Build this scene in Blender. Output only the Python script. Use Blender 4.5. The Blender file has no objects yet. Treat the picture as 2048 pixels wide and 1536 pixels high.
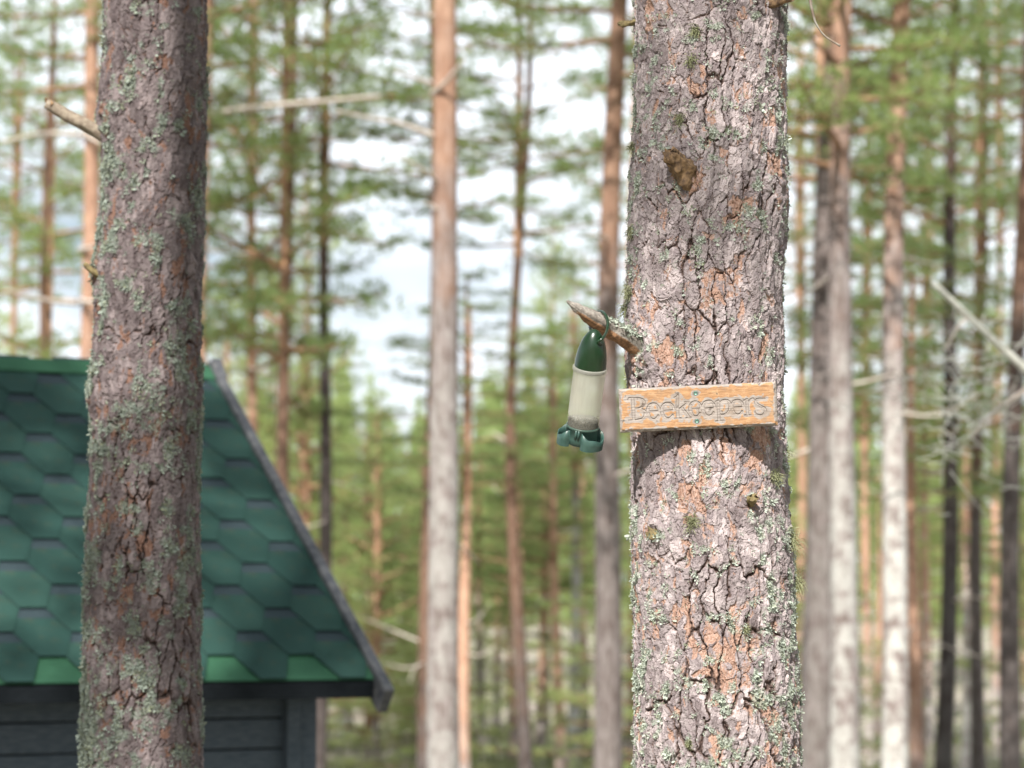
import bpy, bmesh, math, random
import numpy as np
from mathutils import Vector, Matrix

sc = bpy.context.scene
col = sc.collection
R = math.radians
rng = np.random.default_rng(7)
random.seed(7)

# ------------------------------------------------------------------ camera
FPX = 5689.0                       # focal length in photo pixels (100 mm on 36 mm, 2048 wide)
HORIZON = 1220.0
PITCH = math.atan((HORIZON - 768) / FPX)
CAM = Vector((0, 0, 1.6))
cam_d = bpy.data.cameras.new('camera')
cam = bpy.data.objects.new('camera', cam_d)
col.objects.link(cam)
cam.location = CAM
cam.rotation_euler = (R(90) + PITCH, 0, 0)
cam_d.lens = 100
cam_d.sensor_width = 36
cam_d.clip_start = 0.1
cam_d.clip_end = 3000
cam_d.dof.use_dof = True
cam_d.dof.focus_distance = 5.47
cam_d.dof.aperture_fstop = 4.9
sc.camera = cam

# ------------------------------------------------------------------ sky, sun, exposure
SUN_EL, SUN_AZ = 43.0, 194.0       # azimuth clockwise from +Y: behind the camera, a little left
w = bpy.data.worlds.new('World')
sc.world = w
w.use_nodes = True
nt = w.node_tree
sky = nt.nodes.new('ShaderNodeTexSky')
sky.sky_type = 'NISHITA'
sky.sun_disc = False
sky.sun_elevation = R(SUN_EL)
sky.sun_rotation = R(SUN_AZ)
sky.air_density = 1.0
sky.dust_density = 2.5
sky.ozone_density = 1.0
bg = nt.nodes['Background']
bg.inputs['Strength'].default_value = 0.056
# broken bright cloud over the whole sky
tcw = nt.nodes.new('ShaderNodeTexCoord'); mpw = nt.nodes.new('ShaderNodeMapping'); mpw.inputs['Scale'].default_value = (1, 1, 2.2)
nzw = nt.nodes.new('ShaderNodeTexNoise'); nzw.inputs['Scale'].default_value = 3.2; nzw.inputs['Detail'].default_value = 6
rmw = nt.nodes.new('ShaderNodeMapRange'); rmw.interpolation_type = 'SMOOTHSTEP'
rmw.inputs[1].default_value = 0.27; rmw.inputs[2].default_value = 0.52
mxw = nt.nodes.new('ShaderNodeMix'); mxw.data_type = 'RGBA'
mxw.inputs[7].default_value = (12.0, 12.8, 13.8, 1)
nt.links.new(tcw.outputs['Generated'], mpw.inputs[0]); nt.links.new(mpw.outputs[0], nzw.inputs['Vector'])
nt.links.new(nzw.outputs[0], rmw.inputs[0]); nt.links.new(rmw.outputs[0], mxw.inputs[0])
nt.links.new(sky.outputs[0], mxw.inputs[6]); nt.links.new(mxw.outputs[2], bg.inputs[0])
sv = Vector((math.sin(R(SUN_AZ)) * math.cos(R(SUN_EL)), math.cos(R(SUN_AZ)) * math.cos(R(SUN_EL)), math.sin(R(SUN_EL))))
sun_d = bpy.data.lights.new('sun', 'SUN')
sun_d.energy = 5.0
sun_d.angle = R(0.53)
sun_d.color = (1.0, 0.955, 0.89)
sun = bpy.data.objects.new('sun', sun_d)
col.objects.link(sun)
sun.rotation_euler = sv.to_track_quat('Z', 'Y').to_euler()
sun.location = sv * 60

vs = sc.view_settings
vs.view_transform = 'Standard'
vs.look = 'None'
vs.gamma = 1
vs.exposure = 1.08
vs.use_curve_mapping = False
sc.cycles.use_denoising = True
sc.cycles.max_bounces = 8
sc.cycles.transparent_max_bounces = 12
sc.cycles.sample_clamp_indirect = 6.0

# ------------------------------------------------------------------ helpers
_fw = Vector((0, math.cos(PITCH), math.sin(PITCH)))
_up = Vector((0, -math.sin(PITCH), math.cos(PITCH)))
_rt = Vector((1, 0, 0))
def ray(px, py):
    return _fw + _rt * ((px - 1024) / FPX) + _up * ((768 - py) / FPX)
def at(px, py, Y):                 # the point of the vertical plane y = Y seen at a photo pixel
    d = ray(px, py)
    return CAM + d * (Y / d.y)

def smooth(a, b, x):
    t = np.clip((x - a) / (b - a), 0, 1)
    return t * t * (3 - 2 * t)

def hsh(ix, iy, seed):
    a = (ix.astype(np.int64) * 374761393 + iy.astype(np.int64) * 668265263 + seed * 974634777) & 0xFFFFFFFF
    a = ((a ^ (a >> 13)) * 1274126177) & 0xFFFFFFFF
    a = a ^ (a >> 16)
    a = (a * 2246822519) & 0xFFFFFFFF
    a = a ^ (a >> 15)
    return (a & 0xFFFFFF) / float(0x1000000)

def vnoise(x, y, seed, px=0):
    ix = np.floor(x).astype(np.int64); iy = np.floor(y).astype(np.int64)
    fx = x - ix; fy = y - iy
    fx = fx * fx * (3 - 2 * fx); fy = fy * fy * (3 - 2 * fy)
    jx = ix + 1
    if px: ix = ix % px; jx = jx % px
    return ((hsh(ix, iy, seed) * (1 - fx) + hsh(jx, iy, seed) * fx) * (1 - fy)
            + (hsh(ix, iy + 1, seed) * (1 - fx) + hsh(jx, iy + 1, seed) * fx) * fy)

def fbm(x, y, seed, px=0, octv=4):
    s = 0; a = 0.5; n = 0
    for k in range(octv):
        s = s + a * vnoise(x * 2 ** k, y * 2 ** k, seed + 17 * k, px * 2 ** k)
        n += a; a *= 0.55
    return s / n

def voro(x, y, seed, px, jit=0.9):
    ix = np.floor(x).astype(np.int64); iy = np.floor(y).astype(np.int64)
    f1 = np.full(x.shape, 9.0); f2 = np.full(x.shape, 9.0)
    cid = np.zeros(x.shape); ox = np.zeros(x.shape); oy = np.zeros(x.shape)
    for j in (-1, 0, 1):
        for i in (-1, 0, 1):
            cx = ix + i; cy = iy + j
            hx = cx % px if px else cx
            qx = cx + 0.5 + jit * (hsh(hx, cy, seed) - 0.5)
            qy = cy + 0.5 + jit * (hsh(hx, cy, seed + 5) - 0.5)
            dx = x - qx; dy = y - qy
            d = np.sqrt(dx * dx + dy * dy)
            m = d < f1
            f2 = np.where(m, f1, np.minimum(f2, d))
            cid = np.where(m, hsh(hx, cy, seed + 11), cid)
            ox = np.where(m, dx, ox); oy = np.where(m, dy, oy)
            f1 = np.where(m, d, f1)
    return f1, f2, cid, ox, oy

def mesh_np(name, verts, quads=None, tris=None, mats=(), smooth_on=True, mat_idx=None):
    me = bpy.data.meshes.new(name)
    verts = np.asarray(verts, dtype=np.float32)
    loops = []; starts = []; n = 0
    if quads is not None and len(quads):
        q = np.asarray(quads, dtype=np.int32); loops.append(q.ravel()); starts.append(n + 4 * np.arange(len(q))); n += 4 * len(q)
    if tris is not None and len(tris):
        t = np.asarray(tris, dtype=np.int32); loops.append(t.ravel()); starts.append(n + 3 * np.arange(len(t))); n += 3 * len(t)
    loops = np.concatenate(loops); starts = np.concatenate(starts).astype(np.int32)
    me.vertices.add(len(verts)); me.vertices.foreach_set('co', verts.ravel())
    me.loops.add(len(loops)); me.loops.foreach_set('vertex_index', loops)
    me.polygons.add(len(starts)); me.polygons.foreach_set('loop_start', starts)
    if mat_idx is not None: me.polygons.foreach_set('material_index', np.asarray(mat_idx, dtype=np.int32))
    me.polygons.foreach_set('use_smooth', np.full(len(starts), smooth_on))
    me.update(calc_edges=True)
    me.validate()
    for m in mats: me.materials.append(m)
    return me

def attr(me, name, rgba):
    a = me.color_attributes.new(name, 'FLOAT_COLOR', 'POINT')
    a.data.foreach_set('color', np.asarray(rgba, dtype=np.float32).ravel())

def link(name, me, parent=None, **props):
    o = bpy.data.objects.new(name, me)
    col.objects.link(o)
    if parent is not None: o.parent = parent
    for k, v in props.items(): o[k] = v
    return o

def empty(name, loc, label, cat, group=None):
    o = bpy.data.objects.new(name, None)
    o.empty_display_size = 0.1
    col.objects.link(o)
    o.location = loc
    o['label'] = label; o['category'] = cat
    if group: o['group'] = group
    return o

def tube_arrays(pts, radii, sides=10, cap=True, rough=0.0, seed=1, flat=1.0):
    P = np.asarray([tuple(p) for p in pts], dtype=float); rr = np.asarray(radii, dtype=float)
    n = len(P)
    T = np.gradient(P, axis=0); T /= np.linalg.norm(T, axis=1)[:, None] + 1e-12
    ref = np.array([0, 0, 1.0]) if abs(T[0][2]) < 0.9 else np.array([1.0, 0, 0])
    u = np.cross(T[0], ref); u /= np.linalg.norm(u)
    V = []
    ang = np.linspace(0, 2 * np.pi, sides, endpoint=False)
    for i in range(n):
        u = u - T[i] * np.dot(u, T[i]); u /= np.linalg.norm(u)
        v = np.cross(T[i], u)
        k = 1.0
        if rough: k = 1 + rough * 2 * (fbm(ang / (2 * np.pi) * 6, np.full(sides, i * 0.22), seed, 6, 3) - 0.5)
        V.append(P[i] + (np.cos(ang) * rr[i] * k)[:, None] * u + (np.sin(ang) * rr[i] * k * flat)[:, None] * v)
    V = np.concatenate(V)
    a = np.arange(n - 1)[:, None] * sides + np.arange(sides)[None]
    b = np.arange(n - 1)[:, None] * sides + (np.arange(sides)[None] + 1) % sides
    Q = np.stack([a, b, b + sides, a + sides], -1).reshape(-1, 4)
    Tt = []
    if cap:
        V = np.vstack([V, P[0], P[-1]]); c0 = n * sides; c1 = c0 + 1
        k = np.arange(sides)
        Tt.append(np.stack([np.full(sides, c0), (k + 1) % sides, k], -1))
        o = (n - 1) * sides
        Tt.append(np.stack([np.full(sides, c1), o + k, o + (k + 1) % sides], -1))
    Tt = np.concatenate(Tt) if Tt else np.zeros((0, 3), int)
    return V, Q, Tt

def join(parts):
    vs_, qs, ts = [], [], []; n = 0
    for V, Q, T in parts:
        vs_.append(V); n0 = n; n += len(V)
        if len(Q): qs.append(np.asarray(Q) + n0)
        if len(T): ts.append(np.asarray(T) + n0)
    return np.concatenate(vs_), (np.concatenate(qs) if qs else np.zeros((0, 4), int)), (np.concatenate(ts) if ts else np.zeros((0, 3), int))

def tube(name, pts, radii, mat, parent, sides=10, rough=0.0, seed=1, flat=1.0):
    V, Q, T = tube_arrays(pts, radii, sides, True, rough, seed, flat)
    return link(name, mesh_np(name, V, Q, T, [mat]), parent)

def curve_pts(pts, n):
    P = np.asarray([tuple(p) for p in pts], dtype=float)
    k = len(P); t = np.linspace(0, k - 1, n); out = []
    Pe = np.vstack([2 * P[0] - P[1], P, 2 * P[-1] - P[-2]])
    for s in t:
        i = min(int(s), k - 2); f = s - i
        a, b, c, d = Pe[i], Pe[i + 1], Pe[i + 2], Pe[i + 3]
        out.append(0.5 * (2 * b + (c - a) * f + (2 * a - 5 * b + 4 * c - d) * f * f + (3 * b - a - 3 * c + d) * f ** 3))
    return np.array(out)

BOXQ = np.array([[0, 3, 2, 1], [4, 5, 6, 7], [0, 1, 5, 4], [1, 2, 6, 5], [2, 3, 7, 6], [3, 0, 4, 7]])
def box_mesh(name, lo, hi, mat, bevel=0.004):
    bm = bmesh.new()
    bmesh.ops.create_cube(bm, size=1)
    for v in bm.verts:
        for k in range(3): v.co[k] = (lo[k] + hi[k]) / 2 + v.co[k] * (hi[k] - lo[k])
    if bevel: bmesh.ops.bevel(bm, geom=bm.edges[:], offset=bevel, segments=2, profile=0.6, affect='EDGES')
    me = bpy.data.meshes.new(name); bm.to_mesh(me); bm.free()
    me.materials.append(mat)
    return me

# ------------------------------------------------------------------ materials
class NT:
    def __init__(s, name):
        s.m = bpy.data.materials.new(name); s.m.use_nodes = True
        s.t = s.m.node_tree; s.b = s.t.nodes['Principled BSDF']; s.out = s.t.nodes['Material Output']
    def n(s, kind, **kw):
        x = s.t.nodes.new('ShaderNode' + kind)
        for k, v in kw.items():
            if k in x.inputs: s.set(x.inputs[k], v)
            else: setattr(x, k, v)
        return x
    def set(s, sock, v):
        if isinstance(v, bpy.types.NodeSocket): s.t.links.new(v, sock)
        else: sock.default_value = v
    def mix(s, f, a, b, mode='MIX'):
        x = s.t.nodes.new('ShaderNodeMix'); x.data_type = 'RGBA'; x.blend_type = mode
        s.set(x.inputs[0], f); s.set(x.inputs[6], a); s.set(x.inputs[7], b)
        return x.outputs[2]
    def math(s, op, a, b=0.0, c=None, clamp=False):
        x = s.t.nodes.new('ShaderNodeMath'); x.operation = op; x.use_clamp = clamp
        s.set(x.inputs[0], a); s.set(x.inputs[1], b)
        if c is not None: s.set(x.inputs[2], c)
        return x.outputs[0]
    def rng(s, v, a, b, c=0.0, d=1.0):
        x = s.t.nodes.new('ShaderNodeMapRange'); x.interpolation_type = 'SMOOTHSTEP'
        s.set(x.inputs[0], v); x.inputs[1].default_value = a; x.inputs[2].default_value = b
        x.inputs[3].default_value = c; x.inputs[4].default_value = d
        return x.outputs[0]
    def noise(s, vec, scale, detail=4, rough=0.55, dist=0.0):
        x = s.t.nodes.new('ShaderNodeTexNoise')
        s.set(x.inputs['Vector'], vec); x.inputs['Scale'].default_value = scale
        x.inputs['Detail'].default_value = detail; x.inputs['Roughness'].default_value = rough
        x.inputs['Distortion'].default_value = dist
        return x.outputs[0]
    def coord(s, scale=(1, 1, 1), kind='Object'):
        tc = s.t.nodes.new('ShaderNodeTexCoord'); mp = s.t.nodes.new('ShaderNodeMapping')
        s.t.links.new(tc.outputs[kind], mp.inputs[0]); mp.inputs['Scale'].default_value = scale
        return mp.outputs[0]
    def attr(s, name, kind='GEOMETRY'):
        x = s.t.nodes.new('ShaderNodeAttribute'); x.attribute_name = name; x.attribute_type = kind
        return x
    def bump(s, h, strength, dist):
        x = s.t.nodes.new('ShaderNodeBump'); s.set(x.inputs['Height'], h)
        x.inputs['Strength'].default_value = strength; x.inputs['Distance'].default_value = dist
        s.t.links.new(x.outputs[0], s.b.inputs['Normal'])
    def done(s, color=None, rough=0.8, spec=0.3):
        if color is not None: s.set(s.b.inputs['Base Color'], color)
        s.set(s.b.inputs['Roughness'], rough)
        s.set(s.b.inputs['Specular IOR Level'], spec)
        return s.m

def c4(r, g, b): return (r, g, b, 1)

def mat_bark(name, grey, tan, rust, deep, crust):
    k = NT(name)
    a = k.attr('bark'); sp = k.n('SeparateColor', Color=a.outputs['Color'])
    org, fis, lic = sp.outputs[0], sp.outputs[1], sp.outputs[2]
    rnd = a.outputs['Alpha']
    v1 = k.coord((1, 1, 0.3)); v2 = k.coord((1, 1, 1))
    n1 = k.noise(v1, 420, 5, 0.65); n2 = k.noise(v2, 60, 4, 0.6); n3 = k.noise(v1, 1200, 3, 0.6)
    lo = c4(grey[0] * 0.50, grey[1] * 0.46, grey[2] * 0.47); hi = c4(grey[0] * 1.62, grey[1] * 1.61, grey[2] * 1.62)
    g = k.mix(k.rng(n2, 0.3, 0.7), c4(*grey), c4(grey[0] * 0.75, grey[1] * 0.71, grey[2] * 0.74))
    g = k.mix(k.rng(rnd, 0.52, 0.8, 0, 0.9), g, hi)
    g = k.mix(k.rng(rnd, 0.45, 0.2, 0, 0.85), g, lo)
    o = k.mix(k.rng(n1, 0.3, 0.7), c4(*tan), c4(*rust))
    f = k.math('ADD', org, k.math('MULTIPLY', k.math('SUBTRACT', n1, 0.5), 0.45))
    cc = k.mix(k.rng(f, 0.44, 0.66), g, o)
    cc = k.mix(k.rng(fis, 0.12, 0.5, 0, 0.6), cc, c4(rust[0] * .6, rust[1] * .6, rust[2] * .6))
    cc = k.mix(k.rng(fis, 0.35, 0.8), cc, c4(*deep))
    lf = k.math('ADD', lic, k.math('MULTIPLY', k.math('SUBTRACT', n3, 0.5), 1.3))
    cc = k.mix(k.rng(lf, 0.55, 0.85, 0, 0.7), cc, c4(*crust))
    cc = k.mix(k.rng(n3, 0.52, 0.7, 0.0, 0.75), cc, c4(grey[0] * 0.35, grey[1] * 0.3, grey[2] * 0.3))
    cc = k.mix(k.rng(n1, 0.45, 0.3, 0.0, 0.5), cc, hi)
    k.bump(k.math('ADD', n1, k.math('MULTIPLY', n3, 0.5)), 0.8, 0.0022)
    return k.done(cc, 0.85, 0.22)

M = {}
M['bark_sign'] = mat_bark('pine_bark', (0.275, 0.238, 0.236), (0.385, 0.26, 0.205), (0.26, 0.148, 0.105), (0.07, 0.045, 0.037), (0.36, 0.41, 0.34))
M['bark_left'] = mat_bark('pine_bark_shaded', (0.130, 0.108, 0.108), (0.18, 0.108, 0.082), (0.125, 0.062, 0.042), (0.03, 0.02, 0.017), (0.22, 0.265, 0.22))  # darker copy of the bark; deep shade is put into its colours

def mat_lichen(name, a, b):
    k = NT(name)
    n = k.noise(k.coord(), 180, 3)
    at_ = k.attr('tone')
    cc = k.mix(k.rng(n, 0.3, 0.7), c4(*a), c4(*b))
    cc = k.mix(k.math('MULTIPLY', at_.outputs['Fac'], 0.75), cc, c4(0.20, 0.21, 0.12))
    k.done(cc, 0.9, 0.15)
    tr = k.n('BsdfTranslucent', Color=cc)
    mx = k.n('MixShader'); mx.inputs[0].default_value = 0.22
    k.t.links.new(k.b.outputs[0], mx.inputs[1]); k.t.links.new(tr.outputs[0], mx.inputs[2])
    k.t.links.new(mx.outputs[0], k.out.inputs[0])
    return k.m
M['lichen'] = mat_lichen('lichen', (0.36, 0.405, 0.345), (0.47, 0.515, 0.45))
M['lichen_shaded'] = mat_lichen('shaded_lichen', (0.22, 0.26, 0.225), (0.31, 0.35, 0.305))  # dimmed copy of the lichen for the left trunk, shade painted in
M['beard'] = mat_lichen('beard_lichen', (0.21, 0.22, 0.12), (0.29, 0.30, 0.18))

def mat_forest_bark():
    k = NT('forest_bark')
    v = k.coord((1, 1, 0.22)); v2 = k.coord()
    n1 = k.noise(v, 22, 5, 0.6); n2 = k.noise(v2, 2.2, 3, 0.6); n3 = k.noise(v, 70, 3, 0.6)
    sep = k.n('SeparateXYZ'); k.t.links.new(v2, sep.inputs[0])
    zt = k.attr('bark_change', 'OBJECT').outputs['Fac']; tone = k.attr('bark_tone_shade', 'OBJECT').outputs['Fac']
    pale = k.attr('bark_pale', 'OBJECT').outputs['Fac']
    z = k.math('SUBTRACT', sep.outputs[2], zt)
    z = k.math('ADD', z, k.math('MULTIPLY', k.math('SUBTRACT', n2, 0.5), 4.5))
    z = k.math('ADD', z, k.math('MULTIPLY', k.math('SUBTRACT', n1, 0.5), 3.0))
    low = k.mix(k.rng(n1, 0.35, 0.65), c4(0.28, 0.24, 0.23), c4(0.13, 0.10, 0.09))
    pz = k.math('ADD', sep.outputs[2], k.math('MULTIPLY', k.math('SUBTRACT', n2, 0.5), 4.0))
    pale = k.math('MULTIPLY', pale, k.rng(pz, 6.2, 3.2))
    n7 = k.noise(v2, 5.5, 4, 0.65)
    low = k.mix(k.math('MULTIPLY', k.rng(n7, 0.36, 0.6), pale), low, c4(0.46, 0.46, 0.43))
    high = k.mix(k.rng(n1, 0.3, 0.7), c4(0.43, 0.275, 0.195), c4(0.25, 0.14, 0.095))
    cc = k.mix(k.rng(z, -1.5, 1.5), low, high)
    cc = k.mix(k.rng(n3, 0.45, 0.8, 0, 0.4), cc, c4(0.10, 0.065, 0.05))
    cc = k.mix(1.0, cc, k.n('CombineColor', Red=tone, Green=tone, Blue=tone).outputs[0], 'MULTIPLY')  # multiplies the bark; low values paint crown shade onto dark trunks
    k.bump(n1, 0.8, 0.02)
    return k.done(cc, 0.9, 0.15)
M['forest_bark'] = mat_forest_bark()

def simple(name, a, b, scale=30, rough=0.8, spec=0.3, stretch=(1, 1, 1), bump=0.0, bd=0.002, det=4):
    k = NT(name)
    n = k.noise(k.coord(stretch), scale, det, 0.6)
    if bump: k.bump(n, bump, bd)
    return k.done(k.mix(k.rng(n, 0.3, 0.7), c4(*a), c4(*b)), rough, spec)
M['limb'] = simple('limb_bark', (0.30, 0.17, 0.09), (0.18, 0.11, 0.08), 9)
M['dead_wood'] = simple('dead_wood', (0.52, 0.47, 0.42), (0.33, 0.28, 0.24), 14, stretch=(1, 1, 1))

def mat_needles(name, dark, light, tr):
    k = NT(name)
    oi = k.n('ObjectInfo'); n = k.noise(k.coord(), 1.1, 2)
    f = k.math('ADD', k.math('MULTIPLY', oi.outputs['Random'], 0.55), k.math('MULTIPLY', n, 0.5))
    cc = k.mix(f, c4(*dark), c4(*light))
    k.done(cc, 0.55, 0.35)
    t = k.n('BsdfTranslucent', Color=k.mix(f, c4(tr[0] * 0.8, tr[1] * 0.85, tr[2]), c4(*tr)))
    mx = k.n('MixShader'); mx.inputs[0].default_value = 0.42
    k.t.links.new(k.b.outputs[0], mx.inputs[1]); k.t.links.new(t.outputs[0], mx.inputs[2])
    k.t.links.new(mx.outputs[0], k.out.inputs[0])
    return k.m
M['needles'] = mat_needles('pine_needles', (0.062, 0.115, 0.042), (0.21, 0.275, 0.095), (0.36, 0.44, 0.13))
M['needles_young'] = mat_needles('young_needles', (0.19, 0.255, 0.095), (0.33, 0.39, 0.15), (0.52, 0.59, 0.20))

def mat_ground():
    k = NT('forest_floor')
    v = k.coord()
    n1 = k.noise(v, 0.35, 5, 0.6); n2 = k.noise(v, 6, 5, 0.65); n3 = k.noise(v, 60, 3)
    cc = k.mix(k.rng(n1, 0.38, 0.62), c4(0.26, 0.21, 0.185), c4(0.13, 0.15, 0.06))
    cc = k.mix(k.rng(n2, 0.4, 0.65, 0, 0.7), cc, c4(0.36, 0.34, 0.30))
    cc = k.mix(k.rng(n3, 0.45, 0.7, 0, 0.5), cc, c4(0.09, 0.06, 0.045))
    k.bump(n2, 0.8, 0.05)
    return k.done(cc, 0.95, 0.1)
M['ground'] = mat_ground()
M['heather'] = mat_needles('heather_leaves', (0.16, 0.14, 0.09), (0.17, 0.21, 0.07), (0.2, 0.24, 0.08))

# ------------------------------------------------------------------ ground
def gz(x, y):
    x = np.asarray(x, float); y = np.asarray(y, float)
    return -0.55 * smooth(3.5, 16, y) - 0.9 * smooth(16, 45, y) + 0.5 * (fbm(x * 0.06 + 50, y * 0.06 + 50, 3, 0, 3) - 0.5) * smooth(5, 30, np.hypot(x, y))
gx = np.concatenate([-np.geomspace(700, 30, 26)[:-1], np.linspace(-30, 30, 61), np.geomspace(30, 700, 26)[1:]])
gy = np.concatenate([-np.geomspace(500, 20, 14)[:-1], np.linspace(-20, 120, 141), np.geomspace(120, 1500, 26)[1:]])
GX, GY = np.meshgrid(gx, gy)
GV = np.stack([GX, GY, gz(GX, GY)], -1).reshape(-1, 3)
nx = len(gx); ii = (np.arange(len(gy) - 1)[:, None] * nx + np.arange(nx - 1)[None]).ravel()
link('ground', mesh_np('ground', GV, np.stack([ii, ii + 1, ii + nx + 1, ii + nx], -1), None, [M['ground']]), kind='structure')

# ------------------------------------------------------------------ crowns (shared meshes)
def needle_tris(P, D, per, L, W, seed):
    r = np.random.default_rng(seed)
    n = len(P)
    P = np.repeat(P, per, 0); D = np.repeat(D, per, 0)
    d = D + r.normal(0, 0.55, (n * per, 3)); d /= np.linalg.norm(d, axis=1)[:, None] + 1e-9
    s = np.cross(d, r.normal(0, 1, (n * per, 3))); s /= np.linalg.norm(s, axis=1)[:, None] + 1e-9
    ln = L * r.uniform(0.7, 1.3, (n * per, 1)); wd = W * r.uniform(0.7, 1.3, (n * per, 1))
    a = P + d * ln * 0.15 - s * wd; b = P + d * ln * 0.15 + s * wd; c = P + d * ln
    V = np.stack([a, b, c], 1).reshape(-1, 3)
    return V, np.arange(len(V)).reshape(-1, 3)

def crown_mesh(name, seed, H, Rad, limbs, tw, per_cluster, mat, per=6, L=0.12, W=0.011, droop=0.1, start=0.3, low=0.35, rise=0.35):
    r = np.random.default_rng(seed)
    tubes = []; C = []; D = []
    for i in range(limbs):
        f = (i + 0.5 * r.random()) / limbs
        az = i * 2.39996 + r.uniform(-0.4, 0.4)
        prof = (1 - f) ** 0.65 * (low + (1 - low) * min(1, f * 3.2))
        ln = Rad * max(prof, 0.08) * r.uniform(0.55, 1.15)
        z0 = H * f
        dirh = np.array([math.cos(az), math.sin(az), 0])
        side = np.array([-dirh[1], dirh[0], 0])
        up = rise * (0.3 + f) + r.uniform(-0.4, 0.35)
        bend = r.uniform(-0.2, 0.2)
        ts = np.linspace(0, 1, 6)
        pts = np.array([dirh * ln * t + side * bend * ln * t * t + np.array([0, 0, z0 + ln * (up * t - droop * 2 * t * t + 0.25 * t ** 3)]) for t in ts])
        tubes.append(tube_arrays(pts, 0.035 * (1 - f * 0.7) * (1 - ts * 0.8) + 0.004, 4, False))
        nt_ = max(2, int(tw * ln / Rad + 1))
        for k in range(nt_):
            t = start + (1 - start) * (k + r.random()) / nt_
            p = pts[0] * 0
            x = t * 5; j = min(int(x), 4); p = pts[j] * (1 - x + j) + pts[j + 1] * (x - j)
            sl = ln * 0.34 * (1.15 - t) * r.uniform(0.4, 1.2) + 0.08
            q = p + side * (sl * (1 if k % 2 else -1)) + dirh * sl * 0.6 + np.array([0, 0, sl * r.uniform(-0.45, 0.7)])
            tubes.append(tube_arrays(np.array([p, (p + q) / 2 + r.normal(0, 0.02, 3), q]), [0.012, 0.008, 0.003], 3, False))
            m = int(per_cluster * r.uniform(0.5, 1.5))
            u = r.uniform(0.1, 1.1, m)[:, None]
            C.append(p + (q - p) * u + r.normal(0, 1, (m, 3)) * np.array([0.14, 0.14, 0.10]) * (0.5 + sl))
            D.append(np.tile(dirh * 0.35 + side * (0.3 if k % 2 else -0.3) + np.array([0, 0, 0.55]), (m, 1)))
    C = np.concatenate(C); D = np.concatenate(D)
    Vn, Tn = needle_tris(C, D, per, L, W, seed + 1)
    top = tube_arrays(np.array([[0, 0, 0], [0, 0, H * 0.5], [0, 0, H * 0.97]]), [0.07, 0.045, 0.01], 6, False)
    Vt, Qt, Tt = join(tubes + [top])
    V = np.vstack([Vt, Vn]); T = Tn + len(Vt)
    mi = np.concatenate([np.zeros(len(Qt), int), np.ones(len(T), int)])
    return mesh_np(name, V, Qt, T, [M['limb'], mat], False, mi)

CROWNS = [crown_mesh('crown', 11 + i, 8.0, 2.3 + 0.3 * (i % 3), 40, 11, 12, M['needles'], per=6, L=0.13, W=0.010, low=0.5) for i in range(4)]
OPEN = [crown_mesh('crown', 31 + i, 8.0, 2.5, 30, 5, 26, M['needles'], per=6, L=0.13, W=0.010, low=0.5, start=.45) for i in range(2)]
YOUNG = [crown_mesh('crown', 51 + i, 6.5, 1.5, 46, 6, 11, M['needles_young'], per=6, L=0.12, W=0.0095, start=0.25, low=0.95, rise=0.5) for i in range(3)]

# ------------------------------------------------------------------ pines of the wood
def trunk_mesh(axis, rad, seed, sides=22, knots=0):
    zs = np.array([a[2] for a in axis]); n = len(zs)
    V, Q, T = tube_arrays(axis, rad, sides, True)
    ang = np.tile(np.arange(sides) / sides * 9, n); zz = np.repeat(zs, sides)
    k = (fbm(ang, zz * 2.2, seed, 9, 3) - 0.5) * 0.16
    C = np.repeat(np.asarray(axis), sides, 0)
    V[:n * sides] = C + (V[:n * sides] - C) * (1 + k)[:, None]
    return mesh_np('trunk', V, Q, T, [M['forest_bark']])

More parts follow.
